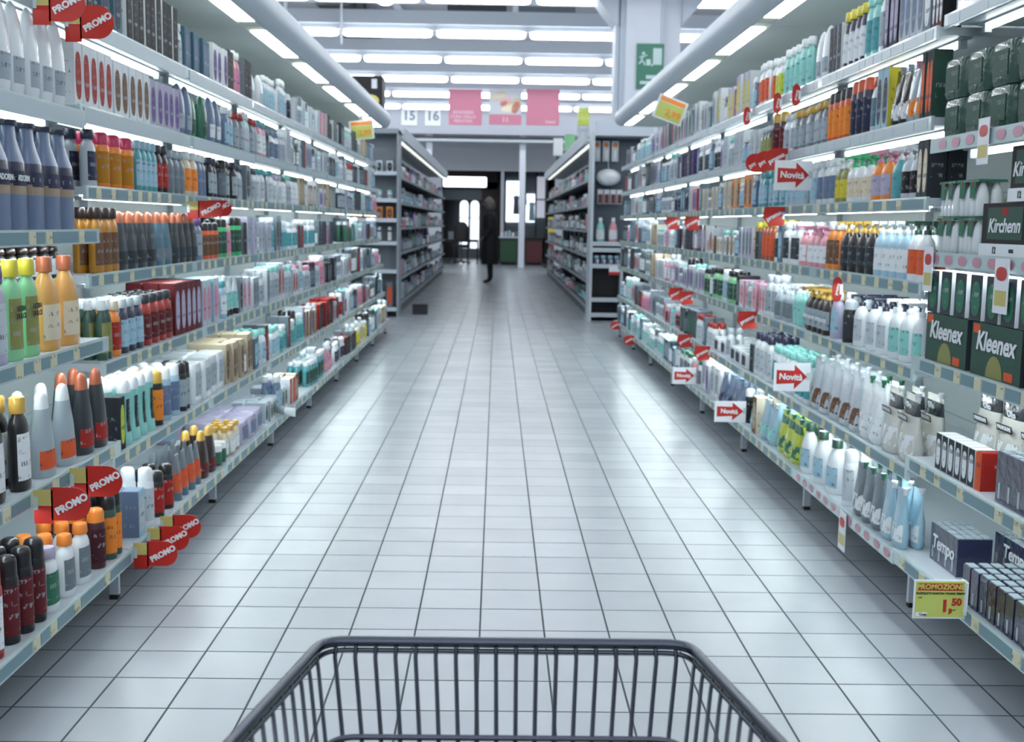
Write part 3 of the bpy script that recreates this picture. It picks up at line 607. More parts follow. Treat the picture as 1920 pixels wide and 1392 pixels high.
PLAN = """
L6 3.111 3.704 4 carton 20 gw wh gr 2|pale grey hair dye carton
L6 3.75 3.905 2 carton 21 wh lg gr 1|white hair dye carton
L6 3.91 4.023 2 carton 20 bk wh bk 1|black and white dye carton
L6 4.028 4.304 2 carton 21 sl sl nv 1|slate blue dye carton
L6 4.316 5.001 9 carton 20 bk wh bk 1|slim black carton with white sides
L6 5.018 5.085 1 shampoo 16 wh wh gw 1|narrow white bottle
L6 5.102 5.589 6 carton 16 sl sl bl 1|slate blue carton
L6 5.61 5.916 3 carton 17 wh wh pu 1|white carton with purple front
L6 5.94 6.488 6 carton 16 bk gr bk 1|black patterned carton
L6 6.516 6.856 2 dome 16 wh wh gw 1|white domed bottle
L6 6.888 7.659 9 shampoo 17 gw wh lb 1|grey white rounded bottle
L6 7.679 7.818 1 can 16 nv wh nv 1|navy spray can
L6 7.839 8.911 13 carton 15 gw wh lb 1|pale grey cream carton
L6 8.937 9.298 4 carton 15 pk wh rs 1|pink cream carton
L6 9.327 10.117 9 carton 15 bk gw bk 1|black cream carton
L5 2.948 3.656 7 dome 26 wh wh lg 1|large white domed shampoo bottle
L5 3.75 4.12 5 carton 18 wh wh rd 1|white carton with a red oval
L5 4.126 4.558 5 carton 17 wh wh br 1|white carton with gold figure
L5 4.565 4.975 5 carton 16 lv wh pu 1|lilac and white carton
L5 4.991 5.209 2 dome 20 bl bl lg 1|blue grey bottle beside lilac cartons
L5 5.218 5.517 2 dome 19 gn gn dgn 1|deep green rounded bottle
L5 5.527 6.093 4 dome 18 bl bl wh 1|blue grey bottle by green ones
L5 6.118 6.652 6 shampoo 15 gr rd lg 1|grey carton with a red top
L5 6.666 6.996 4 shampoo 16 pk tl wh 1|pink bottle with a teal cap
L5 7.013 7.307 3 shampoo 16 wh bl bl 1|white bottle with a blue mark
L5 7.325 8.219 11 shampoo 16 gw wh lg 1|grey white plain bottle
L5 8.242 9.395 14 carton 15 gw wh bl 1|grey white carton
L5 9.425 10.0 7 can 14 dg bk gr 1|dark spray can
L5 10.034 10.574 6 shampoo 14 wh wh gw 1|small white bottle
L5 10.612 10.886 3 can 15 rd rd wh 1|red spray can
L4 2.795 3.612 7 pear 28 bl nv fl 1|blue grey pear shaped bottle
L4 3.849 3.937 1 shampoo 20 gw nv nv 1|grey bottle with a navy cap
L4 3.947 4.356 3 can 21 or hp am 1|orange bottle with a bright pink cap
L4 4.363 4.616 4 shampoo 18 tl lb lb 2|teal bottle
L4 4.623 4.782 2 shampoo 18 bk dg rd 1|black bottle beside the teal ones
L4 4.789 5.027 3 shampoo 16 gr sv gr 1|grey bottle with silver cap
L4 5.036 5.252 2 shampoo 17 cr wh or 1|cream bottle with peach label
L4 5.261 5.437 2 shampoo 18 bl wh bl 1|blue grey bottle by cream ones
L4 5.457 6.042 5 shampoo 17 bk nv sv 1|black bottle with a silver stripe
L4 6.055 6.586 6 shampoo 15 gw dg lg 1|grey white bottle with dark cap
L4 6.601 6.979 4 shampoo 16 wh tl gw 1|white bottle with a teal cap
L4 6.996 7.274 3 shampoo 15 wh lv gw 1|white bottle with lilac cap
L4 7.292 8.215 11 shampoo 14 wh gn wh 1|white bottle with a green cap
L4 8.238 8.757 6 carton 11 br wh cr 2|brown and cream carton
L4 8.784 9.376 7 carton 12 wh gw pu 1|white and purple carton
L4 9.986 11.004 12 can 13 nv wh lg 1|navy can with white top
L3 2.835 3.715 11 shampoo 9 bk dbr sv 1|dark brown bottle set back under the shelf
L3 3.896 4.135 3 shampoo 20 am dbr br 1|amber bottle with a brown cap
L3 4.14 4.593 4 taper 19 dg co ch 1|charcoal tapered bottle with copper cap
L3 4.6 4.822 2 taper 19 sl co gr 1|wide slate bottle with copper cap
L3 4.83 5.221 4 taper 19 ch co dg 1|charcoal tapered bottle beside the slate one
L3 5.231 5.366 1 shampoo 17 bl pu lg 1|grey purple bottle
L3 5.386 5.659 3 can 15 ro bk br 2|vivid orange bottle with black cap
L3 5.67 6.284 7 can 15 vg bk dgn 2|vivid green bottle with black cap
L3 6.298 6.913 7 carton 15 gw lv lg 1|pale grey lilac carton
L3 6.929 7.502 7 shampoo 15 lb wh tl 1|pale blue bottle
L3 7.522 8.746 14 shampoo 14 wh wh tl 1|white bottle with a teal mark
L3 8.772 9.458 8 carton 14 dg gr nv 1|dark navy carton
L3 10.333 10.999 8 shampoo 14 dgn wh gn 1|green and white bottle
L2 2.563 3.042 5 shampoo 23 lv pu gw 1|pale lavender bottle with black print
L2 3.045 3.256 2 shampoo 24 lgn yl ol 2|pale green clear bottle with yellow cap
L2 3.272 3.599 2 dome2 24 ho co cr 2|amber honey bottle with copper cap
L2 3.815 3.906 2 shampoo 18 dgn wh ol 2|dark green bottle with white cap
L2 3.912 4.014 1 shampoo 17 or cr rd 2|orange bottle with cream cap
L2 4.02 4.267 3 shampoo 17 nv gw lb 2|navy bottle with pale cap
L2 4.274 4.654 4 shampoo 17 rd ch mr 2|red bottle with a charcoal cap
L2 4.662 5.079 5 carton 19 mr mr lv 2|maroon carton with white print
L2 5.088 5.479 5 carton 18 gw lb pk 1|pale lilac printed carton
L2 5.49 5.611 1 shampoo 16 lb tl wh 1|pale cyan bottle
L2 5.623 5.972 4 tube 14 wh bk mn 1|white tube with dark cap
L2 5.985 6.17 2 carton 15 gw wh pk 1|white carton with pink edge
L2 6.184 6.624 5 carton 14 lg wh gr 1|light grey carton
L2 6.64 7.556 11 shampoo 15 gw mn lg 1|grey white bottle with mint cap
L2 7.576 8.79 14 shampoo 13 gw pk lg 1|grey white bottle with pink cap
L2 8.818 9.379 7 carton 13 ch dg gr 1|charcoal carton
L1 2.516 3.116 4 shampoo 22 bk go wh 1|black bottle with gold cap and round label
L1 3.124 3.455 2 taper 21 sv wh ro 1|silver grey bottle with orange band
L1 3.464 3.71 2 taper 22 ch co rd 1|tall charcoal bottle with copper cap
L1 3.873 3.935 1 carton 16 bk ch yg 1|black bottle with lime cap
L1 3.947 4.322 4 waist 20 mn wh ch 2|mint waisted bottle with white cap
L1 4.329 4.443 1 can 19 bk go or 1|black can with gold cap
L1 4.45 4.682 2 can 19 lb wh bl 2|pale blue spray can
L1 4.691 4.816 2 can 18 bk bk sv 1|black spray can
L1 4.851 5.48 4 pack 17 wh wh lg 1|big white cotton pack
L1 5.491 6.234 9 carton 16 be be br 1|beige paper box
L1 6.249 6.863 7 shampoo 14 wh mn lb 2|white bottle with mint cap
L1 6.88 7.738 10 shampoo 13 mn wh tl 2|mint bottle with white cap
L1 7.76 8.327 7 carton 13 br cr br 1|brown carton
L1 8.352 9.478 13 carton 14 bk rd ch 1|black and red carton
L1 9.511 9.996 6 can 15 wh wh rd 1|white spray can
L0 2.57 2.829 2 can 21 rd rd wh 1|red spray can
L0 2.835 3.08 3 can 20 bk bk mr 2|black spray can
L0 3.084 3.175 1 shampoo 16 wh lv gn 2|white bottle with lilac cap
L0 3.183 3.458 2 shampoo 16 wh or gr 2|white bottle with orange cap
L0 3.467 3.587 1 can 17 dmr or dmr 2|maroon bottle with orange cap
L0 3.597 3.715 2 can 19 dgn bk or 1|dark green can with black cap
L0 3.864 3.942 1 carton 14 lb bl gw 1|pale blue slim carton
L0 3.949 4.103 1 can 19 wh wh gw 1|plain white spray can
L0 4.11 4.358 2 can 15 bk bk rd 1|slim black can with red ring
L0 4.366 4.751 4 tube 16 gr sl ro 2|grey tube with coral flames
L0 4.759 5.013 2 taper 18 dbr go mr 1|dark brown tapered bottle
L0 5.023 5.197 2 jar 9 dgn wh gn 2|dark green jar
L0 5.208 5.476 4 shampoo 12 cr go wh 2|cream bottle with gold cap
L0 5.487 6.059 3 pack 11 lv lb bl 2|lilac blue soft pack
L0 6.131 6.777 8 carton 10 wh lg dgn 2|white and green carton
L0 6.795 7.094 4 carton 10 rd wh ro 1|red carton
L0 7.528 8.221 8 shampoo 13 tl wh dgn 2|teal bottle with white cap
L0 8.247 8.718 3 pouch 13 pk wh rs 1|pink refill pouch
L0 8.748 9.345 7 shampoo 12 wh wh nv 1|white bottle with navy mark
L0 9.379 10.146 9 carton 12 bk mr ch 1|black carton
L0 10.185 10.909 9 shampoo 12 yl wh yl 1|yellow bottle
R6 2.733 3.715 3 tray 13 gw gw lg 1|clear plastic display tray
R6 3.75 3.84 3 carton 18 mr bk wh 1|maroon and black carton
R6 3.844 3.92 1 carton 20 gr sl wh 1|grey carton beside the maroon ones
R6 3.925 4.157 4 carton 21 gw wh bl 1|pale grey white carton
R6 4.163 4.31 3 carton 22 nv bk lv 1|tall navy carton
R6 4.316 4.4 1 shampoo 22 wh or lg 1|white bottle with orange top
R6 4.412 4.552 2 shampoo 21 mn mn tl 1|mint tall bottle
R6 4.559 4.839 4 shampoo 20 nv yl wh 1|navy bottle with yellow cap
R6 4.846 5.024 3 carton 18 nv wh bk 1|slim navy carton with white side
R6 5.032 5.349 2 dome 20 wh wh lg 1|big white domed jar bottle
R6 5.358 5.857 6 shampoo 20 mn wh mn 1|pale mint bottle with white cap
R6 5.868 6.061 2 shampoo 19 wh wh yg 1|white bottle with yellow band
R6 6.073 6.625 6 shampoo 18 wh wh ro 1|white bottle with red band
R6 6.654 7.5 10 carton 18 lv wh yl 1|white and lilac carton
R6 7.518 8.643 13 carton 17 gw wh gr 1|grey white slim carton
R6 8.667 9.371 8 carton 17 lg wh ch 1|light grey carton
R6 9.399 10.036 7 carton 16 mr gw rd 1|maroon carton
R6 10.069 10.879 10 carton 15 lv wh pu 1|lilac slim carton
R6 10.917 11.97 12 shampoo 15 mn wh lb 1|pale mint bottle
R6 12.016 12.551 6 shampoo 14 nv bk wh 1|navy bottle
R5 2.683 3.715 6 pack 12 dgn dg dgn 2|dark green tissue pack
R5 3.794 3.903 3 carton 20 bk dgn ro 1|black carton with orange and green base
R5 3.908 4.057 2 pouch 22 sv pk or 1|silver pink pouch
R5 4.062 4.211 2 pouch 22 bk sv wh 1|black glossy pouch
R5 4.222 4.353 2 carton 20 lb yl nv 1|pale blue carton with yellow top
R5 4.359 4.466 1 shampoo 19 gw ro sl 1|grey white bottle with orange cap
R5 4.472 4.703 3 can 20 nv ro nv 1|navy bottle with orange cap
R5 4.71 5.023 4 can 19 ro bk or 1|orange can with black cap
R5 5.032 5.596 7 shampoo 17 gr go lg 1|grey bottle with pale gold cap
R5 5.606 5.806 2 shampoo 17 wh gw lg 1|white bottle beside the gold capped ones
R5 5.828 6.057 2 can 20 dmr go mr 1|dark maroon bottle with gold cap
R5 6.068 6.33 3 shampoo 15 dgn gw ol 1|dark green bottle
R5 6.343 7.444 13 carton 15 gw wh lg 2|grey white carton
R5 7.462 8.351 10 shampoo 15 wh wh ch 1|white slim bottle
R5 8.374 9.227 10 carton 14 dg pu ch 1|dark grey purple carton
R4 3.799 3.901 2 carton 17 dg ch cr 1|dark carton with cream corner
R4 3.906 4.068 2 pump 19 gw wh bk 1|grey white bottle with white pump
R4 4.073 4.179 1 pump 19 tl wh tl 1|turquoise bottle with white pump
R4 4.185 4.403 2 pump 20 or pk lv 1|orange bottle with pink pump
R4 4.409 4.709 3 pump 20 wh vg cr 1|white bottle with green pump
R4 4.717 4.859 2 pump 17 ol wh yl 1|olive yellow soap bottle
R4 4.867 5.147 3 shampoo 18 wh wh bl 1|white bottle with blue print
R4 5.155 5.727 7 shampoo 17 gw wh lb 1|pale bottle behind the arrow card
R4 5.781 6.454 8 shampoo 19 tl tl lb 2|turquoise bottle in a bunch
R4 6.468 6.971 6 carton 14 or cr br 1|orange and cream carton
R4 6.987 8.079 13 carton 13 cr gw be 1|cream carton
R4 8.1 8.531 5 carton 12 rs rd pu 1|rosy red carton
R4 8.554 9.255 8 shampoo 14 bl gr nv 1|blue grey bottle
R3 3.787 3.968 2 pump 19 wh dgn ro 1|white bottle with orange print
R3 3.974 4.325 4 pump 19 lb wh wh 1|clear pale blue pump bottle
R3 4.331 4.758 4 pump 19 bk go ch 1|black bottle with gold pump
R3 4.773 4.955 2 shampoo 18 or wh br 1|orange bottle with brown dots
R3 4.963 5.401 5 pump 17 rs pk wh 1|clear rose pump bottle
R3 5.411 5.923 5 shampoo 17 wh wh dg 1|white bottle with dark print
R3 5.935 6.402 5 shampoo 16 dor yl ro 1|dark orange bottle with yellow cap
R3 6.416 6.886 6 carton 13 lv wh gr 1|pale lilac carton
R3 6.901 7.814 11 carton 9 wh br be 2|small brown and white carton
R3 7.835 8.356 6 carton 13 mr wh lv 1|maroon carton with lilac front
R3 8.379 9.196 10 carton 13 ch nv dg 1|charcoal navy carton
R3 9.224 9.856 7 shampoo 15 wh wh gw 1|white slim bottle
R2 3.75 4.096 3 pump 20 wh wh mn 2|white bottle with mint leaf print
R2 4.102 4.509 3 pump 19 wh nv gw 2|plain white bottle with white pump
R2 4.523 4.675 1 can 15 bk gw ch 1|black can
R2 4.683 4.83 1 shampoo 17 lv wh lb 1|pale lavender tall bottle
R2 4.838 5.255 5 pump 18 dbr go sv 1|dark brown soap bottle with gold collar
R2 5.264 5.46 2 pump 18 mn wh mn 2|mint soap bottle with white pump
R2 5.48 5.983 5 pump 16 sv wh gr 2|silver grey soap bottle with white pump
R2 5.995 6.735 9 carton 10 wh pk rs 2|white and pink carton
R2 6.751 7.803 12 shampoo 15 lgn bk dgn 1|pale green bottle with black cap
R2 7.824 9.069 15 carton 12 wh gw pu 2|white carton with purple print
R2 9.097 9.723 7 shampoo 14 pk wh wh 1|pale pink bottle
R1 3.796 4.116 2 pouch 24 pal wh pal 1|pale refill pouch with black flag print
R1 4.122 4.369 2 pouch 23 wh gn wh 1|white refill pouch with green top
R1 4.376 5.066 5 pouch 22 gw wh br 1|white refill pouch with brown marks
R1 5.075 5.801 9 shampoo 18 wh mn tl 2|white and mint bottle
R1 5.813 6.308 5 shampoo 18 wh nv gw 1|white bottle with navy pump top
R1 6.321 7.345 6 pack 8 wh pk nv 1|white and pink cotton pack
R1 7.363 8.055 8 shampoo 14 wh rd gw 1|white bottle with red cap
R1 8.077 8.781 8 carton 14 dg gr gn 1|dark grey carton
R1 8.807 9.648 10 shampoo 13 pk wh mr 1|rosy white bottle
R0 3.75 3.976 2 pouch 25 lb wh wh 1|pale blue refill pouch with handle hole
R0 3.988 4.289 3 pouch 20 gr gn wh 1|grey refill pouch with red badge
R0 4.303 4.457 1 can 20 wh wh gw 1|plain white tall bottle
R0 4.516 5.084 3 dome2 26 wh dgn lb 2|large white bottle with green cap
R0 5.112 5.542 3 pouch 23 yg gn gn 1|yellow and green spotted pouch
R0 5.564 6.182 4 pouch 20 lb wh mn 1|pale blue swollen pouch
R0 6.195 6.322 1 can 17 bk wh bk 1|black can beside the blue pouches
R0 6.336 6.984 4 pouch 19 bl lb nv 1|blue refill pouch
R0 7.001 7.607 4 pack 20 wh wh lg 1|big white paper pack
R0 7.628 8.737 13 shampoo 13 wh gn gr 1|small white bottle with green cap
R0 8.764 9.372 7 carton 12 nv lb lg 1|navy carton
R0 9.403 11.775 28 shampoo 12 wh wh mn 2|small white and mint bottle
"""

for ln in PLAN.strip().split('\n'):
    q, desc = ln.split('|'); q = q.split()
    side, j = q[0][0], int(q[0][1]); y0, y1 = float(q[1]), float(q[2])
    rows = int(q[9])
    ends[q[0]] = max(ends.get(q[0], 3.75), y1)
    near = y1 < 6.6
    if near and j <= 4: rows += 1
    kw = {}
    if q[4] == 'tray': rows = 1
    if desc.startswith('dark green tissue pack'): kw['layers'] = 2; rows = 2
    if q[4] == 'pear': rows = 2
    if q[0] == 'L2' and y1 < 3.8: rows = 1
    n_ = int(q[3])
    if y0 < 5.4 or n_ <= 3 or kw:
        place_run(side, j, y0, y1, n_, q[4], int(q[5]), q[6], q[7], q[8], rows, desc, **kw); continue
    # farther down the photo shows the rows broken up by odd goods
    i_ = 0; pt = (y1 - y0) / n_; odd = False
    while i_ < n_:
        m_ = min(n_ - i_, mixr.randint(1, 2) if odd else mixr.randint(2, 4))
        if odd:
            F = mixr.choice(FAR); wh = '%s, %s bay from trolley' % (SHN[j].replace(' up', ''), ORD[min(7, int((y0 - 2.4) / 1.33))])
            place_run(side, j, y0 + pt * i_, y0 + pt * (i_ + m_), m_, F[0], mixr.randint(13, 20), F[1], F[2], F[3], 1 + (j <= 3), F[4], where=wh)
        else: place_run(side, j, y0 + pt * i_, y0 + pt * (i_ + m_), m_, q[4], int(q[5]) + mixr.randint(0, 3), q[6], q[7], q[8], rows + (j <= 3), desc)
        i_ += m_; odd = not odd
# the far ends of the runs, where the photo shows only narrow slivers of goods
rf = random.Random(5)
for side in 'LR':
    for j in range(7):
        key = side + str(j); y = ends.get(key, 3.75) + .02
        last = None; used = set()
        while y < 12.9:
            cand = [f for f in FAR if f[4] not in used] or FAR
            f = rf.choice(cand[:]); 
            used.add(f[4])
            n = rf.randint(2, 5); wd = .085 if f[0] != 'can' else .062
            if y + n * wd > 12.98: n = int((12.98 - y) / wd)
            if n < 1: break
            h = rf.randint(13, 21)
            nb = min(7, int((y - 2.4) / 1.33))
            place_run(side, j, y, y + n * wd, n, f[0], h, f[1], f[2], f[3], 1 + (j <= 3), f[4], where='%s, %s bay from trolley' % (SHN[j].replace(' up', ''), ORD[nb]))
            y += n * wd + rf.uniform(.005, .05)
# goods seen behind or on top of others in the first bay of the soap side
def extra(side, j, y0, y1, n, kind, h, a, b, c, desc, **k): place_run(side, j, y0, y1, n, kind, h, a, b, c, k.pop('rows', 1), desc, where=k.pop('where', None), **k)
extra('R', 5, 2.7, 3.66, 9, 'carton', 31, 'bk', 'dg', 'ro', 'tall black carton', xoff=.26, where='behind dark green packs')
extra('R', 4, 2.75, 3.62, 6, 'dome2', 29, 'ol', 'wh', 'ol', 'olive green bottle with white cap', xoff=.16, where='behind the tissue boxes')
extra('R', 4, 3.38, 3.70, 2, 'vials', 11, 'wh', 'wh', 'gn', 'green topped pack of small white bottles', layers=2)
extra('R', 4, 3.03, 3.37, 1, 'traybox', 15, 'bk', 'wh', 'sv', 'black green tissue box beside the small bottle packs')
extra('R', 4, 2.93, 3.2, 1, 'traybox', 15, 'bk', 'wh', 'sv', 'black green tissue box stacked over another', zoff=.152)
extra('R', 4, 2.55, 3.02, 5, 'carton', 15, 'dgn', 'wh', 'sv', 'dark green and white carton', layers=1)
extra('R', 2, 2.62, 3.69, 3, 'bigbox', 15, 'dgn', 'dg', 'ol', 'dark green box of paper tissues', rows=1)
extra('R', 2, 2.7, 3.69, 9, 'carton', 13, 'dg', 'wh', 'gn', 'mixed dark green and white carton', zoff=.153, where='on the tissue boxes')
extra('R', 1, 2.66, 3.66, 6, 'pouch', 26, 'pal', 'wh', 'pal', 'pale refill pouch with black flag print', xoff=.15, where='behind the small boxes')
extra('R', 1, 3.26, 3.56, 6, 'carton', 11, 'ch', 'wh', 'wh', 'small tissue cube with dark print', xoff=0.01)
extra('R', 1, 3.215, 3.26, 1, 'carton', 11, 'ro', 'rd', 'ro', 'small tissue cube in orange red', xoff=0.01)
extra('R', 1, 2.86, 3.12, 1, 'hanky', 14, 'nv', 'lv', 'lv', 'navy bundle of tissue packs beside the small cubes', xoff=0.01)
extra('R', 1, 2.55, 2.82, 1, 'hanky', 14, 'nv', 'lv', 'lv', 'navy bundle of tissue packs at the picture edge', xoff=0.01)
extra('R', 0, 3.42, 3.66, 1, 'hanky', 12, 'nv', 'lv', 'lv', 'large navy bundle of tissue packs at shelf joint', xoff=.07)
extra('R', 0, 3.26, 3.6, 1, 'hanky', 11, 'nv', 'lv', 'lv', 'large navy bundle lying deeper on the base shelf', xoff=.25)
extra('R', 0, 3.26, 3.5, 1, 'hanky', 6, 'nv', 'lv', 'lv', 'flat navy bundle lying on the deeper bundle', xoff=.27, zoff=.115)
extra('R', 0, 2.5, 3.22, 13, 'hanky', 11, 'nv', 'nv', 'sv', 'small navy tissue pack with a silver top', rows=11)
# ------------------------------------------------------------ link them
cnt = {}; ITEMS.sort(key=lambda t: t[0]); STUFF = {}
for dist, P, loc, rz, lb, gp, y in ITEMS:
    ms, joined, J, w, d, name, cat = P
    cnt[name] = cnt.get(name, 0) + 1
    if cnt[name] > 290:
        STUFF.setdefault(name, []).append((J, loc, rz)); continue
    if y < 7.0:
        o = link(name, ms[0][1], None, loc); o.rotation_euler = (0, 0, rz)
        for n, me in ms[1:]: link(n, me, o)
    else:
        o = link(name, joined, None, loc); o.rotation_euler = (0, 0, rz)
    tag(o, lb, cat, gp)
for name, lst in STUFF.items():
    mb = MB()
    for J, loc, rz in lst: mb.add(J, Matrix.Translation(loc) @ Matrix.Rotation(rz, 4, 'Z'))
    o = mb.build(name); tag(o, 'mass of far off %s goods crowding the last bays of both shelving runs' % name.replace('_', ' '), {'carton': 'boxes'}.get(name, 'bottles'), None, 'stuff')
# ---------------------------------------------------------------- signs clipped to the rails
LM = {'Lb': 1}
def disc_flag(side, y, z, X, w, h, label, word='PROMO', card=True, square=False, group=None):
    """a red talker with a pointed corner that stands out from the rail; faces down the aisle"""
    s = -1 if side == 'L' else 1; sx = -s
    root = thing('promo_flag', label, 'price flag', (s * X, y, z), 0, group)
    t = .0016
    cw = w * .34 if card else 0.0
    m = MB(); n = 18
    # outline in local x (0 = rail, grows into the aisle), z around 0
    r = h * .5; cx = w - r; pts = []
    if square: pts = [(0.0, r), (0.0, -r), (w * .7, -r * 1.15), (w, -r * .2), (w * .93, r)]
    else:
        pts = [(cw * .9, r), (cw * .9, -r)]
        for q in range(n + 1):
            a = -math.pi / 2 + math.pi * q / n; pts.append((cx + r * math.cos(a), r * math.sin(a)))
    ra = [(sx * x, -t / 2, zz) for x, zz in pts]; rb = [(sx * x, t / 2, zz) for x, zz in pts]
    m.loft([ra, rb], lambda i, j: M_RED, sm=False); m.build('red_card', root)
    if card:
        c = MB(); c.box(0, sx * cw, -t / 2, t / 2, -h * .05, h * .42, M_YEL); c.box(0, sx * cw, -t / 2, t / 2, -h * .6, -h * .06, M_RED); c.build('price_card', root)
    b = MB(); b.box(0, sx * .012, -.004, .004, -.015, .02, M_RAIL); b.build('clip', root)
    xx = sx * (cw + (w - cw) * .5); fit = (w - cw) * 1.08
    text(word, min(fit / max(1, len(word)) * 1.25, h * .36), M_WHITE, root, (xx, -t, 0), (0, -.5, 0), bold=.0012)
    return root
def arrow_card(y, z, X, w, h, label):
    root = thing('arrow_card', label, 'shelf card', (X, y, z), 0, 'white cards with red arrows')
    t = .0016
    m = MB(); m.box(-w, .004, -t / 2, t / 2, -h / 2, h / 2, M_WHITE); o = m.build('card', root); bevel_mod(o, .0006, 1)
    a = MB(); P = [(-.92, .26), (-.92, -.26), (-.42, -.22), (-.42, -.44), (-.06, .02), (-.42, .46), (-.42, .24)]
    # a hand-cut arrow pointing at the goods
    ra = [(x * w, -t / 2 - .0012, q * h * .95) for x, q in P]; rb = [(x * w, -t / 2 - .0002, q * h * .95) for x, q in P]
    a.loft([ra, rb], lambda i, j: M_RED, sm=False); a.build('arrow', root)
    text('Novità', h * .3, M_WHITE, root, (-w * .52, -t / 2 - .0018, 0), (0, .05, 0), bold=.0012)
    b = MB(); b.box(-.012, .004, -.004, .004, -.012, .02, M_RAIL); b.build('clip', root)
    return root
for q, (y, z, X, w, nm) in enumerate([(3.728, .156, 1.205, .145, 'lowest and nearest disc'), (3.875, .167, 1.205, .145, 'middle disc'), (4.034, .167, 1.205, .145, 'hindmost disc')]):
    disc_flag('L', y, z, X - .016, w, .085, 'red PROMO disc over the floor, %s of the overlapping three' % ['first', 'second', 'third'][q], group='overlapping discs over the floor')
for q, (y, z) in enumerate([(3.004, .503), (3.266, .505)]):
    disc_flag('L', y, z, 1.218, .15, .09, 'red PROMO disc with yellow ticket, %s of two above the white orange capped bottles' % ORD[q], group='two discs above the orange capped bottles')
for q, (y, z) in enumerate([(3.4, 1.86), (3.646, 1.85)]):
    disc_flag('L', y, z, 1.328, .15, .1, 'large red PROMO disc, %s of two at the large white bottles top' % ORD[q], group='two discs under the hair dye boxes')
disc_flag('L', 4.93, 1.30, 1.308, .15, .07, 'red PROMO oval flag under the round black bottles')
disc_flag('L', 5.1, 1.305, 1.308, .15, .07, 'red PROMO oval flag just behind the one under black bottles')
arrow_card(5.121, 1.487, 1.378, .162, .13, 'white card with red Novita arrow, upper one between turquoise and olive bottles')
arrow_card(4.963, .613, 1.368, .155, .125, 'white card with red Novita arrow in front of the refill pouches')
arrow_card(6.064, .28, 1.338, .165, .113, 'white card with red Novita arrow over the floor by the blue pouches')
arrow_card(7.61, .268, 1.338, .155, .113, 'smallest white Novita arrow card, low, farther down the base shelf')
for y, z, X, nm in [(5.562, 1.313, 1.378, 'red square flag beneath the turquoise bottles'), (7.903, 1.28, 1.378, 'red square flag, first of two over the charcoal cartons'), (8.783, 1.28, 1.378, 'red square flag, second of two over the charcoal cartons'),
    (6.011, .777, 1.368, 'red pointed flag above the navy pump tops'), (7.996, .765, 1.368, 'red flag pair over the small dark cartons'), (7.978, .467, 1.368, 'red flag above the small grey cartons near the floor'), (7.288, .458, 1.368, 'red flag beside the tall white paper packs'),
    (8.45, .765, 1.368, 'paler red flag just behind the flag pair'), (11.042, .16, 1.338, 'red round flag at the base shelf, second from its far end'), (12.357, .185, 1.338, 'red round flag at the very far end of base shelf')]:
    disc_flag('R', y, z, X, .105, .088, nm, 'promo', card=False, square='round' not in nm)
for q, (y, w) in enumerate([(5.55, .2), (5.76, .2), (5.98, .2)]):
    disc_flag('R', y, 1.585, 1.378, .11, .095, 'red PROMO tongue flag, %s of three under the maroon gold capped bottles' % ORD[q], 'promo', card=False, group='three flags under the maroon bottles')
def strip_flag(side, y, z, X, label, group=None):
    s = -1 if side == 'L' else 1
    root = thing('strip_flag', label, 'price flag', (s * X, y, z), 0, group)
    m = MB(); n = 16; t = .0016
    pts = [(.02 * math.cos(2 * math.pi * q / n) * -s - s * .022, .05 * math.copysign(abs(math.sin(2 * math.pi * q / n)) ** .6, math.sin(2 * math.pi * q / n))) for q in range(n)]
    m.loft([[(x, -t / 2, zz) for x, zz in pts], [(x, t / 2, zz) for x, zz in pts]], lambda i, j: M_RED, sm=False); m.build('red_card', root)
    b = MB(); b.box(-s * .012, 0, -.003, .003, -.02, .02, M_WHITE); b.build('clip', root)
    text('promo', .017, M_WHITE, root, (-s * .022, -t, 0), (0, -1.4, 0), bold=.0005)
for q, y in enumerate([5.367, 5.724, 6.415]): strip_flag('R', y, 1.86, 1.38, 'narrow upright red flag on the top rail, %s of three' % ORD[q], 'upright flags on the top rail')
strip_flag('R', 4.582, 1.018, 1.38, 'upright maroon flag over the dark brown soap bottle')
# badge cards that hang from the rails of the first bay of the soap side
def badge_card(y, z, X, w, h, label, big=True):
    root = thing('badge_card', label, 'shelf card', (X - .004, y, z), 0)
    m = MB(); m.box(-.0016, 0, -w / 2, w / 2, -h / 2, h / 2, M_WHITE); m.box(-.0022, -.0016, -w * .4, w * .4, -h * .36, -h * .08, M_YEL); m.build('card', root)
    b = MB(); badge_oval(b, -.001, 0, h * .22, -1, w * .75, h * .26, REDB); b.build('badge', root)
badge_card(3.66, 1.135, 1.376, .075, .14, 'white card with red oval badge beside the orange green pump bottle')
badge_card(3.12, 1.11, 1.376, .09, .15, 'white card with red oval badge below the dark green tissue boxes')
badge_card(3.30, 1.51, 1.376, .075, .13, 'white card with red oval badge under the dark green packs')
badge_card(4.27, .115, 1.336, .085, .15, 'white card with red oval badge hanging over the floor')
# the big yellow price sign
M_SIGNY = mat('sign_yellow', rgb(188, 198, 104), .35); M_SIGNR = mat('sign_red', rgb(176, 50, 36), .35); M_INK = mat('sign_ink', rgb(40, 42, 40), .5)
ps = thing('price_sign', 'yellow and red PROMOZIONE price sign with white frame on the base shelf', 'sign', (1.262, 3.13, .225))
m = MB(); m.box(-.074, .074, -.001, .002, -.056, .056, M_WHITE); m.build('frame', ps)
m = MB(); m.box(-.069, .069, -.0022, -.001, -.051, .052, M_SIGNY); m.build('card', ps)
m = MB(); m.box(-.064, .064, -.003, -.0022, .026, .047, M_SIGNR); m.build('banner', ps)
text('PROMOZIONE', .0205, M_SIGNY, ps, (0, -.0036, .0365), bold=.0004, shear=.1)
text('FAZZOLETTI NORTON YOUNG TEMPO', .0078, M_INK, ps, (0, -.0028, .0175), bold=.0003, shear=.3)
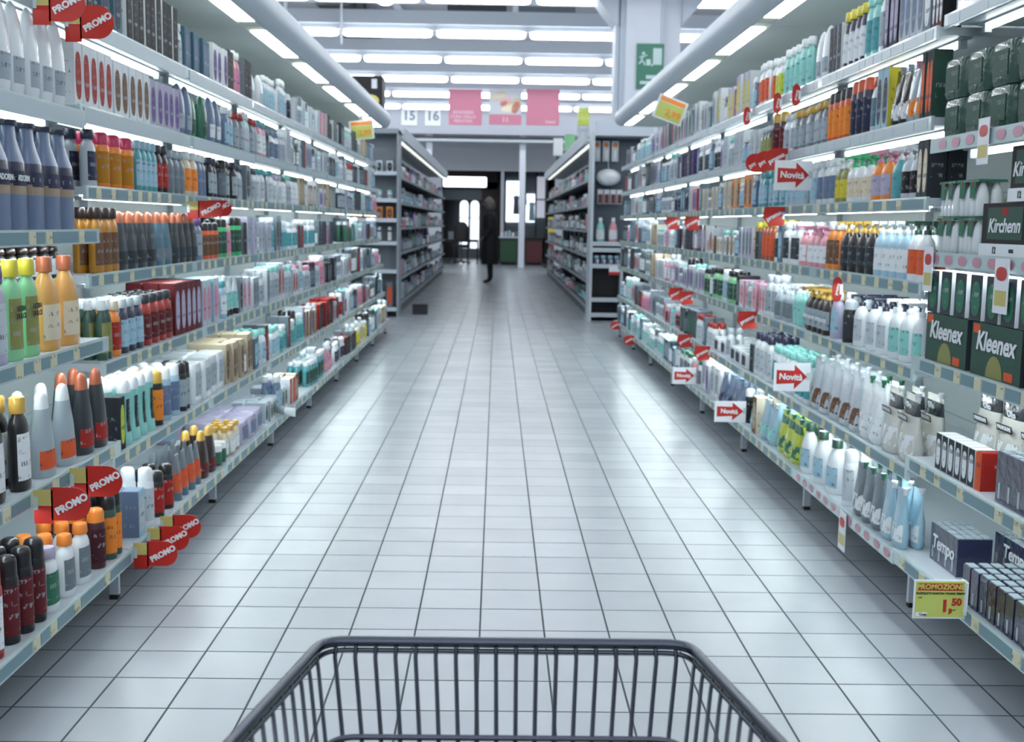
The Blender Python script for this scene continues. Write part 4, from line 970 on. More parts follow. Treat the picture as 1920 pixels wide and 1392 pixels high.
text('1,', .046, M_SIGNR, ps, (.02, -.0028, -.02), bold=.0024); text('50', .028, M_SIGNR, ps, (.048, -.0028, -.008), bold=.0015)
text('conf.', .006, M_INK, ps, (-.056, -.0028, .006)); text('cad.', .006, M_INK, ps, (.042, -.0028, -.03))
m = MB(); m.box(-.067, -.034, -.0028, -.0022, -.049, -.038, M_WHITE); m.build('logo_patch', ps)
text('Coop', .009, M_INK, ps, (-.046, -.0032, -.0435), bold=.0003)
m = MB(); m.box(.072, .078, -.006, .03, -.045, .05, M_WHITE); m.box(.074, .09, .0, .03, -.06, -.03, M_RAIL); m.build('holder', ps)
# two small yellow cards hanging from the canopies
for s, y, z, nm in ((1, 8.9, 2.13, 'tilted yellow and orange price card hanging over the soap side top shelf'), (-1, 11.2, 2.12, 'pale yellow price card hanging over the shampoo side top shelf')):
    r = thing('hanging_price_card', nm, 'sign', (s * 1.30, y, z))
    m = MB(); m.box(-.115, .115, -.002, 0, -.09, .09, M_WHITE); m.build('frame', r)
    m = MB(); m.box(-.1, .1, -.004, -.002, -.078, .04, M_SIGNY); m.box(-.1, .1, -.004, -.002, .045, .078, plastic('or')); m.build('card', r)
    text('2,99', .07, plastic('or'), r, (.03, -.005, -.03), bold=.002)
    m = MB(); m.tube([(0, 0, .09), (s * .02, 0, .135)], .003, M_STEEL, 6); m.build('wire', r)
    r.rotation_euler = (0, .35 if s > 0 else -.1, 0)
# lettering on a few goods, as in the photo
def goods_text(word, size, m, x, y, z, rz, bold=.001):
    return (word, size, m, (x, y, z), rz, bold)
def find(name, sub):
    return sorted([o for o in C.objects if o.name.startswith(name) and o.parent is None and sub in o.get('label', '')], key=lambda o: o.location.y)
for o in find('tissue_box', 'dark green box of paper tissues'):
    if 'behind' in o['label']: continue
    text('Kleenex', .075, M_WHITE, o, (max(v.co.x for v in o.data.vertices) + .0022, 0, .098), (0, 0, math.pi / 2), bold=.002, shear=.2)
for o in find('refill_pouch', 'pale refill pouch with black flag'):
    mb = MB(); mb.box(-.05, .05, -.0006, .0006, -.011, .011, M_BLACK); q = mb.build('name_plate', o, (.034, 0, .152)); q.rotation_euler = (.15, 0, math.pi / 2)
    text('PALMOLIVE', .017, M_WHITE, o, (.0352, 0, .152), (.15, 0, math.pi / 2), bold=.0006)
    text('Olio', .03, M_WHITE, o, (.02, .01, .195), (.2, 0, math.pi / 2), bold=.0008)
for o in find('handkerchief_pack', 'avy'):
    if 'behind' in o['label'] or ('small' in o['label'] and 'first' not in o['label']): continue
    mx_ = max(v.co.x for v in o.data.vertices)
    big = (max(v.co.y for v in o.data.vertices) > .08); text('Tempo', .06 if big else .02, M_WHITE, o, (mx_ + .0016, 0, .065), (0, 0, math.pi / 2), bold=.0012, shear=.1)
    mn_ = min(v.co.y for v in o.data.vertices)
for o in find('tissue_box', 'black green tissue box'):
    mx_ = max(v.co.x for v in o.data.vertices); text('Kirchenn', .055, M_WHITE, o, (mx_ + .002, 0, .085), (0, 0, math.pi / 2), bold=.001, shear=.2); text('12', .026, M_INK, o, (mx_ + .0046, -.05, .017), (0, 0, math.pi / 2), bold=.0008); text('100%', .014, M_INK, o, (mx_ + .0046, .06, .017), (0, 0, math.pi / 2), bold=.0005)
for o in find('pear_shaped_bottle', 'blue grey pear')[:7]:
    if 'behind' in o['label']: continue
    text('ADORN', .022, M_WHITE, o, (max(v.co.x for v in o.data.vertices) + .002, .0, .142), (0, 0, -math.pi / 2 + math.pi), bold=.0006)
for o in find('pump_bottle', 'dark brown soap bottle'):
    text('SAPONE', .022, M_WHITE, o, (max(v.co.x for v in o.data.vertices[:100]) + .002, 0, .06), (0, 0, math.pi / 2), bold=.0006)
for o in find('waisted_bottle', 'mint'):
    if 'behind' in o['label']: continue
    text('INTIMA', .026, M_INK, o, (.02, 0, .085), (0, -math.pi / 2, math.pi / 2), bold=.0008)
for o in find('shampoo_bottle', 'pale green clear bottle'):
    if 'behind' in o['label']: continue
    text('ULTRA\nDOLCE', .02, M_INK, o, (.0285, 0, .13), (0, 0, math.pi / 2), bold=.0004)
# ---------------------------------------------------------------- the next pair of shelving runs beyond the cross aisle
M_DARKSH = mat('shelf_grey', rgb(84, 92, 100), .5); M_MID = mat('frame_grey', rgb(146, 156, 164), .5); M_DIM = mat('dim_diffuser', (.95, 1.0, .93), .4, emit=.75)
def far_run(s, nm):
    xf = 1.30 if s < 0 else 1.22
    for k in range(10):
        y0 = 15.75 + 1.33 * k; y1 = y0 + 1.33
        root = thing('cosmetics_shelving', 'grey shelving bay beyond the cross aisle, %s in its row, %s' % (ORD[k], nm), 'shelving', (s * xf, y0, 0), group='shelving beyond the cross aisle, ' + nm)
        def P(b, n, par=root): b.v = [(x - s * xf, y - y0, z) for x, y, z in b.v]; return b.build(n, par)
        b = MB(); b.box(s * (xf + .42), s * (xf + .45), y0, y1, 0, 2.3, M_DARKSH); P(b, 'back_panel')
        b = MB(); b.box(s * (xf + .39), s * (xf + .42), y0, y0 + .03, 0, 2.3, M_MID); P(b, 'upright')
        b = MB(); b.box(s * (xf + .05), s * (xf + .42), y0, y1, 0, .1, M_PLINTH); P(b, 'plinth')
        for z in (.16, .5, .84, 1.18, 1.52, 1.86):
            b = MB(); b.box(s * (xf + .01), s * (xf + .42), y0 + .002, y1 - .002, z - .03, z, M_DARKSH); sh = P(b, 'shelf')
            r = MB(); r.box(s * xf, s * (xf + .01), y0 + .002, y1 - .002, z - .03, z + .003, M_MID); r.v = [(x - s * xf, y - y0, zz) for x, y, zz in r.v]; r.build('price_rail', sh)
        b = MB(); b.box(s * (xf - .02), s * (xf + .45), y0, y1, 2.36, 2.4, M_SOFFIT); b.box(s * (xf - .06), s * (xf - .02), y0, y1, 2.33, 2.5, M_FASCIA); cn = P(b, 'canopy')
        b = MB(); [b.box(s * (xf + .03), s * (xf + .08), y0 + .08 + .42 * q_, y0 + .38 + .42 * q_, 2.345, 2.36, M_DIM) for q_ in range(3)]; b.v = [(x - s * xf, y - y0, z) for x, y, z in b.v]; b.build('lamp_diffuser', cn)
    return xf
rf = random.Random(9)
FC = [('lv', 'pu', 'wh', 'lilac'), ('pu', 'lv', 'gw', 'purple'), ('gw', 'wh', 'lg', 'pale grey'), ('gr', 'lg', 'wh', 'mid grey'), ('ch', 'gr', 'wh', 'charcoal'), ('rs', 'gw', 'pk', 'rosy'), ('mr', 'gr', 'rs', 'maroon'),
      ('dgn', 'gr', 'mn', 'dark green'), ('mn', 'gw', 'wh', 'mint'), ('bl', 'lg', 'lb', 'blue grey'), ('wh', 'gw', 'lg', 'white'), ('rd', 'gw', 'wh', 'red'), ('nv', 'gr', 'lb', 'navy')]
FI = []
for s, nm in ((-1, 'shampoo side'), (1, 'soap side')):
    xf = far_run(s, nm)
    pal = FC if s < 0 else FC[2:] + FC[2:5] + [FC[8], FC[7]]
    for j, z in enumerate((.16, .5, .84, 1.18, 1.52, 1.86)):
        y = 15.82
        while y < 28.8:
            a, b, c, cn_ = rf.choice(pal); kd = rf.choice(['carton', 'carton', 'shampoo', 'can', 'jar'])
            n = rf.randint(3, 7); w = {'carton': .12, 'shampoo': .1, 'can': .08, 'jar': .1}[kd]; h = rf.choice([14, 18, 22]) if kd != 'jar' else 11
            P = proto(kd, h, w, a, b, c)
            for i in range(n):
                yy = y + w * (i + .5)
                if yy > 29: break
                lb = '%s %s beyond the cross aisle, %s, bay %s, %s' % (cn_, {'carton': 'box', 'shampoo': 'bottle', 'can': 'can', 'jar': 'jar'}[kd], SHN[j].replace('top', 'sixth') if j < 6 else SHN[j], ORD[min(9, int((yy - 15.75) / 1.33))], nm)
                FI.append((yy, P, (s * (xf + .05 + P[4] / 2), yy, z + .001), 0 if s < 0 else math.pi, lb))
            y += n * w + rf.uniform(.02, .12)
FI.sort(key=lambda t: t[0]); fc = {}; STF = {}
FN = {'carton': 'cosmetics_box', 'shampoo_bottle': 'cosmetics_bottle', 'spray_can': 'cosmetics_can', 'cream_jar': 'cosmetics_jar'}
for yy, P, loc, rz, lb in FI:
    n = FN[P[5]]; fc[n] = fc.get(n, 0) + 1
    if fc[n] > 110: STF.setdefault(n, []).append((P[2], loc, rz)); continue
    o = link(n, P[1], None, loc); o.rotation_euler = (0, 0, rz); tag(o, lb, P[6], lb)
for n, lst in STF.items():
    mb = MB()
    for J, loc, rz in lst: mb.add(J, Matrix.Translation(loc) @ Matrix.Rotation(rz, 4, 'Z'))
    tag(mb.build(n), 'mass of %s goods on the far bays beyond the cross aisle' % n.replace('_', ' '), 'goods', None, 'stuff')
# end displays that face the trolley
M_PEG = mat('pegboard', rgb(84, 96, 108), .5)
e = thing('end_display', 'open grey end display tower at the head of the shampoo side far shelving', 'display stand', (-1.6, 15.5, 0))
def PE(b, n, par=None, root=e, ox=-1.6): b.v = [(x - ox, y - 15.5, z) for x, y, z in b.v]; return b.build(n, par or root)
b = MB(); b.box(-1.95, -1.31, 15.70, 15.73, 0, 2.44, M_MID); PE(b, 'back_panel')
b = MB(); b.box(-1.32, -1.295, 15.3, 15.73, 0, 2.44, M_MID); PE(b, 'side_panel')
b = MB(); b.box(-1.95, -1.925, 15.3, 15.73, 0, 2.44, M_MID); PE(b, 'side_panel')
b = MB(); b.box(-1.95, -1.295, 15.28, 15.73, 2.40, 2.46, M_MID); PE(b, 'top')
for z in (.12, .62, .99, 1.29, 1.55, 1.9):
    b = MB(); b.box(-1.925, -1.32, 15.3, 15.7, z - .03, z, M_MID); b.box(-1.925, -1.32, 15.285, 15.3, z - .04, z + .01, M_FASCIA); PE(b, 'shelf')
for z, kd, h, a, bb, c, cn_ in ((1.9, 'carton', 15, 'gw', 'wh', 'ch', 'pale grey boxed'), (1.55, 'jar', 12, 'wh', 'mn', 'lg', 'white round jar'), (1.29, 'carton', 16, 'or', 'cr', 'br', 'peach and cream boxed'), (.99, 'can', 20, 'bk', 'wh', 'wh', 'black and white can'), (.12, 'carton', 34, 'gr', 'dg', 'ro', 'tall grey box')):
    P = proto(kd, h, .1, a, bb, c)
    for i in range(4):
        o = link(P[5] if kd != 'carton' else 'display_box', P[1], None, (-1.84 + .14 * i, 15.42, z + .001)); o.rotation_euler = (0, 0, -math.pi / 2)
        tag(o, '%s item, %s of four on the open end display tower' % (cn_, ORD[i]), P[6], 'goods %s on the end tower' % cn_)
e2 = thing('end_display', 'dark pegboard end display with hooks and three low shelves, soap side', 'display stand', (1.6, 15.5, 0))
def PF(b, n, par=None): return PE(b, n, par, e2, 1.6)
b = MB(); b.box(1.25, 2.0, 15.58, 15.62, 0, 2.44, M_PEG); PF(b, 'pegboard')
for x in (1.215, 1.62, 2.0):
    b = MB(); b.box(x, x + .035, 15.1, 15.62, 0, 1.0 if x == 1.62 else 2.44, M_STEEL); PF(b, 'side_panel') if x != 1.62 else PF(b, 'divider')
b = MB(); b.box(1.25, 2.0, 15.1, 15.6, 2.40, 2.6, M_FASCIA); PF(b, 'header')
for z, xx in ((.1, 2.0), (.3, 2.0), (.74, 2.0), (.95, 2.0), (1.36 - .33, 2.0)):
    b = MB(); b.box(1.25, xx, 15.12, 15.58, z - .03, z, M_DARKSH); b.box(1.25, xx, 15.1, 15.12, z - .045, z + .01, M_STEEL); PF(b, 'shelf')
b = MB(); b.box(1.25, 1.62, 15.3, 15.32, .31, .7, M_BLACK); PF(b, 'opening_shade')  # black sheet stands in for the shade inside the low opening
for i, x in enumerate((1.31, 1.43, 1.55)):
    h = MB(); h.tube([(x, 15.58, 2.37), (x, 15.45, 2.37), (x, 15.44, 2.385)], .004, M_CHROME, 6); PF(h, 'hook')
    r = thing('hanging_sponge', 'white and peach blister pack, %s of three in the top hooks' % ORD[i], 'hanging pack', (x, 15.5, 2.22), 0, 'three blister packs on hooks')
    b = MB(); b.box(-.045, .045, -.004, .0, -.13, .14, M_WHITE); b.build('backing_card', r)
    b = MB(); b.loft([ring(z, .05 * q, .07 * q, 2.4, 12) for z, q in ((-.1, .6), (-.08, .95), (.0, 1), (.04, .7))], lambda i_, j: plastic('wh')); o = b.build('blister', r, (0, -.02, -.02)); o.rotation_euler = (0, 0, math.pi / 2)
    b = MB(); b.loft([ring(z, .04 * q, .06 * q, 2, 12) for z, q in ((0, .8), (.03, 1), (.055, .5))], lambda i_, j: plastic('or')); o = b.build('sponge', r, (0, -.02, .06)); o.rotation_euler = (0, 0, math.pi / 2)
r = thing('bath_puff', 'big round white gauze bath puff hanging on the pegboard', 'bath puff', (1.46, 15.4, 1.88))
b = MB(); rs = []
for i in range(13):
    a = math.pi * i / 12; rr0 = .16 * math.sin(a)
    rs.append([((rr0 + .012 * math.sin(9 * t_ + i * 2)) * math.cos(t_) if 0 < i < 12 else 0, (rr0 * .7 + .008 * math.sin(7 * t_ + i)) * math.sin(t_) if 0 < i < 12 else 0, -.11 * math.cos(a)) for t_ in [2 * math.pi * q / 36 for q in range(36)]])
b.loft(rs, lambda i, j: plastic('wh'), False); b.build('gauze', r)
b = MB(); b.tube([(0, 0, .1), (0, .06, .2), (0, .17, .24)], .006, M_WHITE, 6); b.build('loop', r)
for i in range(4):
    r = thing('nail_set', 'maroon and white hanging set, %s of four under the bath puff' % ORD[i], 'hanging pack', (1.36 + .085 * i, 15.42, 1.62), 0, 'hanging sets under the bath puff')
    b = MB(); b.box(-.035, .035, -.003, .0, -.09, .1, M_WHITE); b.build('backing_card', r)
    b = MB(); b.box(-.026, .026, -.03, -.003, -.08, .04, plastic('mr')); b.build('case', r)
    b = MB(); b.tube([(0, .158, .085), (0, -.03, .085)], .003, M_CHROME, 6); b.build('hook', r)
for i, (x, kk) in enumerate(((1.36, ('mn', 'wh', 'wh')), (1.53, ('rs', 'wh', 'wh')))):
    P = proto('dome2', 32, .13, *kk); o = link('bath_foam_bottle', P[1], None, (x, 15.3, 1.031)); o.rotation_euler = (0, 0, -math.pi / 2)
    tag(o, '%s bath foam bottle standing on the end display shelf' % ('mint green' if i == 0 else 'pale rose'), 'bottle')
for i in range(4):
    P = proto('jar', 12, .08, 'bl', 'lb', 'wh'); o = link('cream_jar', P[1], None, (1.31 + .09 * i, 15.2, .741))
    tag(o, 'blue lidded jar, %s of four on the low shelf of the end display' % ORD[i], 'jar', 'blue jars on the end display')
r = thing('shelf_ticket', 'white and red ticket on the low shelf edge of the dark end display', 'shelf card', (1.54, 15.09, .67))
b = MB(); b.box(-.07, .07, -.003, 0, -.06, .06, M_WHITE); b.build('card', r); b = MB(); b.box(-.07, .07, -.005, -.003, -.06, -.02, M_RED); b.build('stripe', r)
# things standing on top of the far shelving
r = thing('display_cube', 'black cube sign with yellow fruit pictures on top of the far shelving', 'sign', (-1.72, 15.62, 2.46))
b = MB(); b.box(-.2, .2, -.2, .2, 0, .68, M_BLACK); o = b.build('box', r)
b = MB()
for cx, cz, q in ((.05, .36, .1), (-.02, .3, .07), (.11, .2, .075), (-.05, .42, .05)):
    n0 = len(b.v); b.v += [(cx + q * 1.1 * math.cos(2 * math.pi * k / 14), -.202, cz + q * .8 * math.sin(2 * math.pi * k / 14)) for k in range(14)]; b.face(tuple(range(n0, n0 + 14)), plastic('yl'))
b.build('fruit_picture', r)
b = MB(); b.box(.06, .13, -.203, -.2, .52, .64, M_WHITE); b.build('white_mark', r)
for x, z0, z1, y, c, nm in ((1.30, 2.76, 3.03, 18.0, 'yg', 'yellow green box on top of the far shelving, soap side'), (1.30, 2.5, 2.75, 18.0, 'lg', 'grey white box beneath the yellow green box'), (1.22, 2.5, 2.78, 20.0, 'lgn', 'pale green bag beside the yellow box'), (1.10, 2.5, 2.82, 21.5, 'wh', 'white bag on top of the far shelving'), (1.22, 2.5, 2.68, 22.8, 'dbr', 'dark brown box behind the white bag')):
    r = thing('storage_box', nm, 'box', (x, y, z0))
    b = MB(); b.box(-.085, .085, -.1, .1, 0, z1 - z0 - .012, plastic(c)); b.build('carton', r)
    b = MB(); b.box(-.088, .088, -.103, .103, z1 - z0 - .012, z1 - z0, plastic('gw')); b.build('lid', r)
r = thing('floor_box', 'small dark box lying on the floor by the far shampoo side shelving', 'box', (-1.045, 15.9, 0))
b = MB(); b.box(-.1, .1, -.1, .1, 0, .12, M_DARK); b.build('carton', r); b = MB(); b.box(-.103, .103, -.103, .103, .12, .135, M_BLACK); b.build('lid', r)
# ---------------------------------------------------------------- big column and its sign
c = MB()
M_COL = mat('column_paint', rgb(222, 228, 238), .6); M_COLE = mat('column_edge', rgb(190, 200, 212), .5)
prof = [(1.73, 5.3), (1.73, 0), (2.40, 0), (2.40, 5.3)]
c.box(1.73, 2.25, 16.2, 16.9, 0, 5.3, M_COL); c.box(2.25, 2.50, 16.35, 16.9, 0, 5.3, M_COL)
c.box(1.66, 1.73, 16.3, 16.8, 2.45, 5.3, M_COLE); c.box(1.60, 1.655, 16.35, 16.75, 2.45, 5.3, M_COLE); c.box(2.2, 2.24, 16.18, 16.2, 0, 5.3, M_COLE)
for sx, x0 in ((-1, 1.62), (1, 2.50)):   # splayed head
    n0 = len(c.v); dx = sx * .5
    c.v += [(x0, 16.25, 3.98), (x0, 16.85, 3.98), (x0, 16.85, 5.3), (x0, 16.25, 5.3), (x0 + sx * 1.1, 16.25, 5.3), (x0 + sx * 1.1, 16.85, 5.3)]
    for q in ((0, 1, 2, 3), (0, 3, 4), (1, 5, 2), (0, 4, 5, 1), (3, 2, 5, 4)): c.face(tuple(n0 + k for k in q), M_COLE)
structure('column', c)
M_EXIT = mat('exit_green', rgb(40, 122, 98), .4); M_EXITW = mat('exit_white', rgb(196, 222, 222), .4)
r = thing('emergency_sign', 'green safety sign with white pictograms on the big white column', 'sign', (2.07, 16.17, 3.42))
b = MB(); b.box(-.19, .18, -.02, .02, -.3, .3, M_EXIT); b.build('panel', r)
b = MB()
b.box(.03, .15, -.024, -.02, .02, .24, M_EXITW); b.box(.01, .03, -.024, -.02, .0, .03, M_EXITW)
for q in ((-.1, .17, .022), ): b.v += [(q[0] + q[2] * math.cos(a * .6283), -.022, q[1] + q[2] * math.sin(a * .6283)) for a in range(10)]; b.face(tuple(range(len(b.v) - 10, len(b.v))), M_EXITW)
b.tube([(-.11, -.021, .14), (-.13, -.021, .06), (-.16, -.021, .03)], .014, M_EXITW, 6); b.tube([(-.13, -.021, .07), (-.09, -.021, .05), (-.08, -.021, .01)], .013, M_EXITW, 6); b.tube([(-.16, -.021, .12), (-.11, -.021, .12), (-.05, -.021, .15)], .011, M_EXITW, 6)
b.box(-.06, .0, -.024, -.02, .01, .09, M_EXITW)
b.build('running_figure', r)
b = MB(); b.box(-.14, .12, -.024, -.02, -.24, -.2, M_EXITW); b.box(-.06, .15, -.024, -.02, -.17, -.12, M_EXITW); b.build('arrow', r)
# ---------------------------------------------------------------- hanging banners
M_PINK = mat('banner_pink', rgb(208, 132, 156), .6); M_PINKT = mat('banner_text', rgb(232, 200, 214), .6)
def banner(x0, x1, z0, z1, nm):
    r = thing('hanging_banner', nm, 'banner', ((x0 + x1) / 2, 27.5, (z0 + z1) / 2))
    w, h = x1 - x0, z1 - z0
    b = MB(); b.box(-w / 2, w / 2, -.012, .012, -h / 2, h / 2, M_PINK if 'picture' not in nm else mat('banner_pale', rgb(200, 204, 212), .6)); b.build('panel', r)
    b = MB(); b.tube([(-w * .4, 0, h / 2), (-w * .4, 0, 4.9 - (z0 + z1) / 2)], .006, M_STEEL, 6); b.tube([(w * .4, 0, h / 2), (w * .4, 0, 4.9 - (z0 + z1) / 2)], .006, M_STEEL, 6); b.build('wire', r)
    return r, w, h
r, w, h = banner(-1.16, -.39, 3.52, 4.34, 'pink square banner with three pale lines of words, under the lamps')
text('BENESSERE\nCURA DELLA\nPERSONA', .1, M_PINKT, r, (-.05, -.016, -.22), bold=.002)
r, w, h = banner(-.22, .54, 3.54, 4.35, 'banner with a flesh toned picture between the two pink banners')
b = MB(); b.box(-w / 2, w / 2, -.014, -.012, -h / 2, -h / 2 + .24, M_PINK); b.build('pink_band', r)
b = MB()
for cx, cz, qx, qz, c_ in ((-.16, .25, .2, .1, 'be'), (.02, .13, .16, .1, 'rs'), (.2, .1, .16, .12, 'be'), (.1, -.02, .2, .1, 'cr'), (.24, .0, .1, .14, 'co'), (-.04, .08, .08, .06, 'co')):
    n0 = len(b.v); b.v += [(cx + qx * math.cos(2 * math.pi * k / 16), -.0135 - .0004 * len(b.f), cz + qz * math.sin(2 * math.pi * k / 16 + .4)) for k in range(16)]; b.face(tuple(range(n0, n0 + 16)), plastic(c_))
b.build('picture', r)
text('11', .16, M_PINKT, r, (0, -.016, -.29), bold=.004)
r, w, h = banner(.65, 1.42, 3.54, 4.37, 'pink square banner with one small word near its lower edge')
text('Igiene', .1, M_PINKT, r, (.18, -.016, -.33), bold=.002)
# ---------------------------------------------------------------- the hall end
t = MB()
t.box(-9, 9, 33.0, 33.3, 3.72, 4.62, mat('fascia_paint', rgb(176, 182, 194), .6))
structure('wall_fascia', t)
M_NUM = mat('number_grey', rgb(120, 136, 150), .6)
for x, nn in ((-2.5, '15'), (-1.84, '16')):
    r = thing('aisle_number', 'white square plate with grey number %s on the wall band' % {'15': 'fifteen', '16': 'sixteen'}[nn], 'sign', (x, 32.98, 4.2))
    b = MB(); b.box(-.22, .22, -.02, .015, -.26, .26, M_WHITE); b.build('plate', r)
    text(nn, .36, M_NUM, r, (0, -.022, 0), bold=.012)
t = MB(); t.box(-9, 9, 33.0, 33.1, 3.60, 3.66, M_DARK); t.box(-9, 9, 32.95, 33.1, 3.52, 3.59, M_STEEL); structure('trim_1', t)
M_SOF2 = mat('grey_soffit', rgb(196, 200, 206), .6)
t = MB()
n0 = len(t.v); t.v += [(-9, 34.2, 3.9), (9, 34.2, 3.9), (9, 35.4, 2.85), (-9, 35.4, 2.85)]; t.face((n0, n0 + 1, n0 + 2, n0 + 3), M_SOF2)
t.box(-9, 9, 35.4, 35.6, 2.83, 3.9, M_SOF2); structure('wall_soffit', t)
for x, z0, nm in ((-1.95, 2.9, 'p'), (.7, 0, 'q')):
    b = MB(); b.box(x - .085, x + .085, 33.2, 33.36, z0, 3.9, M_COL); structure('column', b)
# back hall beyond the opening
t = MB(); t.box(-9, -1.7, 35.5, 35.7, 0, 2.85, M_WALLP); t.box(1.75, 9, 35.5, 35.7, 0, 2.85, M_WALLP); structure('wall_back', t)
M_BROWN = mat('dark_brown', rgb(44, 36, 36), .6)
t = MB(); t.box(-1.9, .02, 38.5, 38.6, 2.36, 3.5, M_BROWN); t.box(-.52, .08, 38.5, 38.6, 0, 2.6, M_BROWN); t.box(-1.9, -.52, 38.55, 38.65, 2.0, 2.4, mat('slate_wall', rgb(96, 108, 118), .6)); t.box(-9, 9, 42, 42.2, 0, 3.6, M_DARK)
t.box(-9, 9, 35.6, 42, 3.5, 3.6, M_BROWN); t.box(-2.2, -1.9, 35.6, 42, 0, 3.6, M_DARK); t.box(1.9, 2.2, 35.6, 42, 0, 3.6, M_DARK)
structure('wall_hall', t)
t = MB(); t.box(.1, .2, 35.6, 35.7, .8, 2.85, M_STEEL); t.box(1.48, 1.53, 35.6, 35.7, 0, 2.85, M_BLACK); structure('trim_2', t)
M_BOX = mat('lightbox', (.92, .97, 1.0), .4, emit=2.6); M_DAY = mat('daylight_pane', (.80, .9, 1.0), .4, emit=1.3)
r = thing('lightbox_sign', 'long glowing white lightbox over the dark opening', 'sign', (-1.05, 38.2, 2.58))
b = MB(); b.box(-.72, .68, -.06, .06, -.16, .16, M_BOX); o = b.build('panel', r); bevel_mod(o, .04, 3)
b = MB(); b.box(-.74, .7, .061, .12, -.17, .17, M_STEEL); b.build('casing', r)
for i, x in enumerate((-1.18, -.80)):
    r = thing('glass_door', 'bright glazed door leaf, %s of the pair at the end of the hall' % ORD[i], 'door', (x, 41.6, 0)); r['kind'] = 'structure'
    b = MB(); zs = [(-.15, .35), (.15, .35), (.15, 1.9), (.12, 1.99), (.05, 2.04), (-.05, 2.04), (-.12, 1.99), (-.15, 1.9)]
    b.loft([[(q[0], -.01, q[1]) for q in zs], [(q[0], .01, q[1]) for q in zs]], lambda i_, j: M_DAY, sm=False); b.build('pane', r)
    b = MB(); b.box(-.19, -.155, -.03, .03, 0, 2.12, M_STEEL); b.box(.155, .19, -.03, .03, 0, 2.12, M_STEEL); b.box(-.155, .155, -.03, .03, 2.06, 2.12, M_STEEL); b.box(-.155, .155, -.03, -.012, 1.42, 1.45, M_STEEL); b.box(-.155, .155, -.03, .03, .0, .34, M_SOF2); b.build('door_frame', r)
# shop window on the right of the opening
r = thing('shop_window', 'brightly lit clothes shop window behind the white post', 'window', (.9, 37.0, 0)); r['kind'] = 'structure'
b = MB(); b.box(-.62, -.1, .3, .32, 1.3, 2.6, M_DAY); b.box(.02, .3, .3, .32, 1.3, 2.2, M_DAY); b.box(.36, .62, .3, .32, 1.45, 2.75, mat('pale_poster', rgb(186, 190, 204), .5, emit=.5)); b.build('lit_panel', r)
b = MB(); b.box(-.66, .66, .36, .4, .8, 3.0, M_PLINTH); b.build('back_panel', r)
b = MB()
for x in (-.66, .33, .66): b.box(x - .02, x + .02, -.02, .02, .8, 3.0, M_BLACK)
b.box(-.64, .64, -.02, .02, 2.96, 3.0, M_BLACK); b.box(.35, .64, -.02, .02, 2.0, 2.04, M_BLACK); b.build('window_frame', r)
for i, (x, z, c_) in enumerate(((-.3, 1.9, 'nv'), (-.05, 2.2, 'gr'), (.2, 1.7, 'lb'), (-.12, 1.55, 'bk'))):
    g = thing('hanging_garment', '%s garment on a hanger in the lit shop window' % ['navy', 'mid grey', 'pale blue', 'black'][i], 'garment', (.9 + x, 37.15, z))
    b = MB(); b.loft([ring(zz, .05, ww, 2.2, 12) for zz, ww in ((-.35, .2), (-.1, .17), (.1, .16), (.2, .2), (.24, .08))], lambda i_, j: plastic(c_)); o = b.build('shirt', g); o.rotation_euler = (0, 0, math.pi / 2)
    b = MB(); b.tube([(0, 0, .24), (0, 0, .3), (.02, 0, .32)], .004, M_CHROME, 6); b.build('hanger', g)
# checkout furniture
def counter(x0, x1, y, z1, mtl, nm, top):
    r = thing('checkout_counter', nm, 'counter', ((x0 + x1) / 2, y, 0)); w = x1 - x0
    b = MB(); b.box(-w / 2 + .03, w / 2 - .03, .02, .6, .06, z1 - .05, M_BROWN); b.build('body', r)
    b = MB(); b.box(-w / 2 + .05, w / 2 - .05, 0, .02, .1, z1 - .12, mtl); b.build('front_panel', r)
    b = MB(); b.box(-w / 2, w / 2, -.03, .62, z1 - .05, z1, top); b.build('counter_top', r)
    b = MB(); b.box(-w / 2 + .08, w / 2 - .08, .08, .55, 0, .06, M_BLACK); b.build('plinth', r)
counter(.06, .66, 35.2, .86, mat('counter_green', rgb(36, 78, 52), .5), 'checkout counter with dark green front beside the white post', M_STEEL)
counter(.84, 1.42, 35.2, .84, mat('counter_maroon', rgb(88, 36, 42), .5), 'checkout counter with maroon front beyond the white post', M_BLACK)
for i in range(5):
    b = MB(); b.box(-.04, .04, -.04, .04, 0, .12 + .03 * (i % 3), plastic(['wh', 'gw', 'lb', 'wh', 'gr'][i])); o = b.build('counter_item', None, (.16 + .11 * i, 35.4, .861 if .16 + .11 * i < .66 else .841)); bevel_mod(o, .01)
    tag(o, 'small pale packet, %s of five on the green fronted counter' % ORD[i], 'packet', 'packets on the green counter')
r = thing('yellow_ladder_sign', 'yellow and red upright display beside the far counter', 'display stand', (1.58, 33.8, 0))
b = MB(); b.box(-.1, .1, -.05, .05, 1.0, 1.45, plastic('yl')); b.build('yellow_panel', r); b = MB(); b.box(-.07, .07, -.04, .04, .55, .95, plastic('rd')); b.build('red_panel', r); b = MB(); b.box(-.03, .03, .05, .08, .03, 1.6, M_BLACK); b.box(-.2, .2, -.15, .2, 0, .03, M_BLACK); b.build('stand', r)
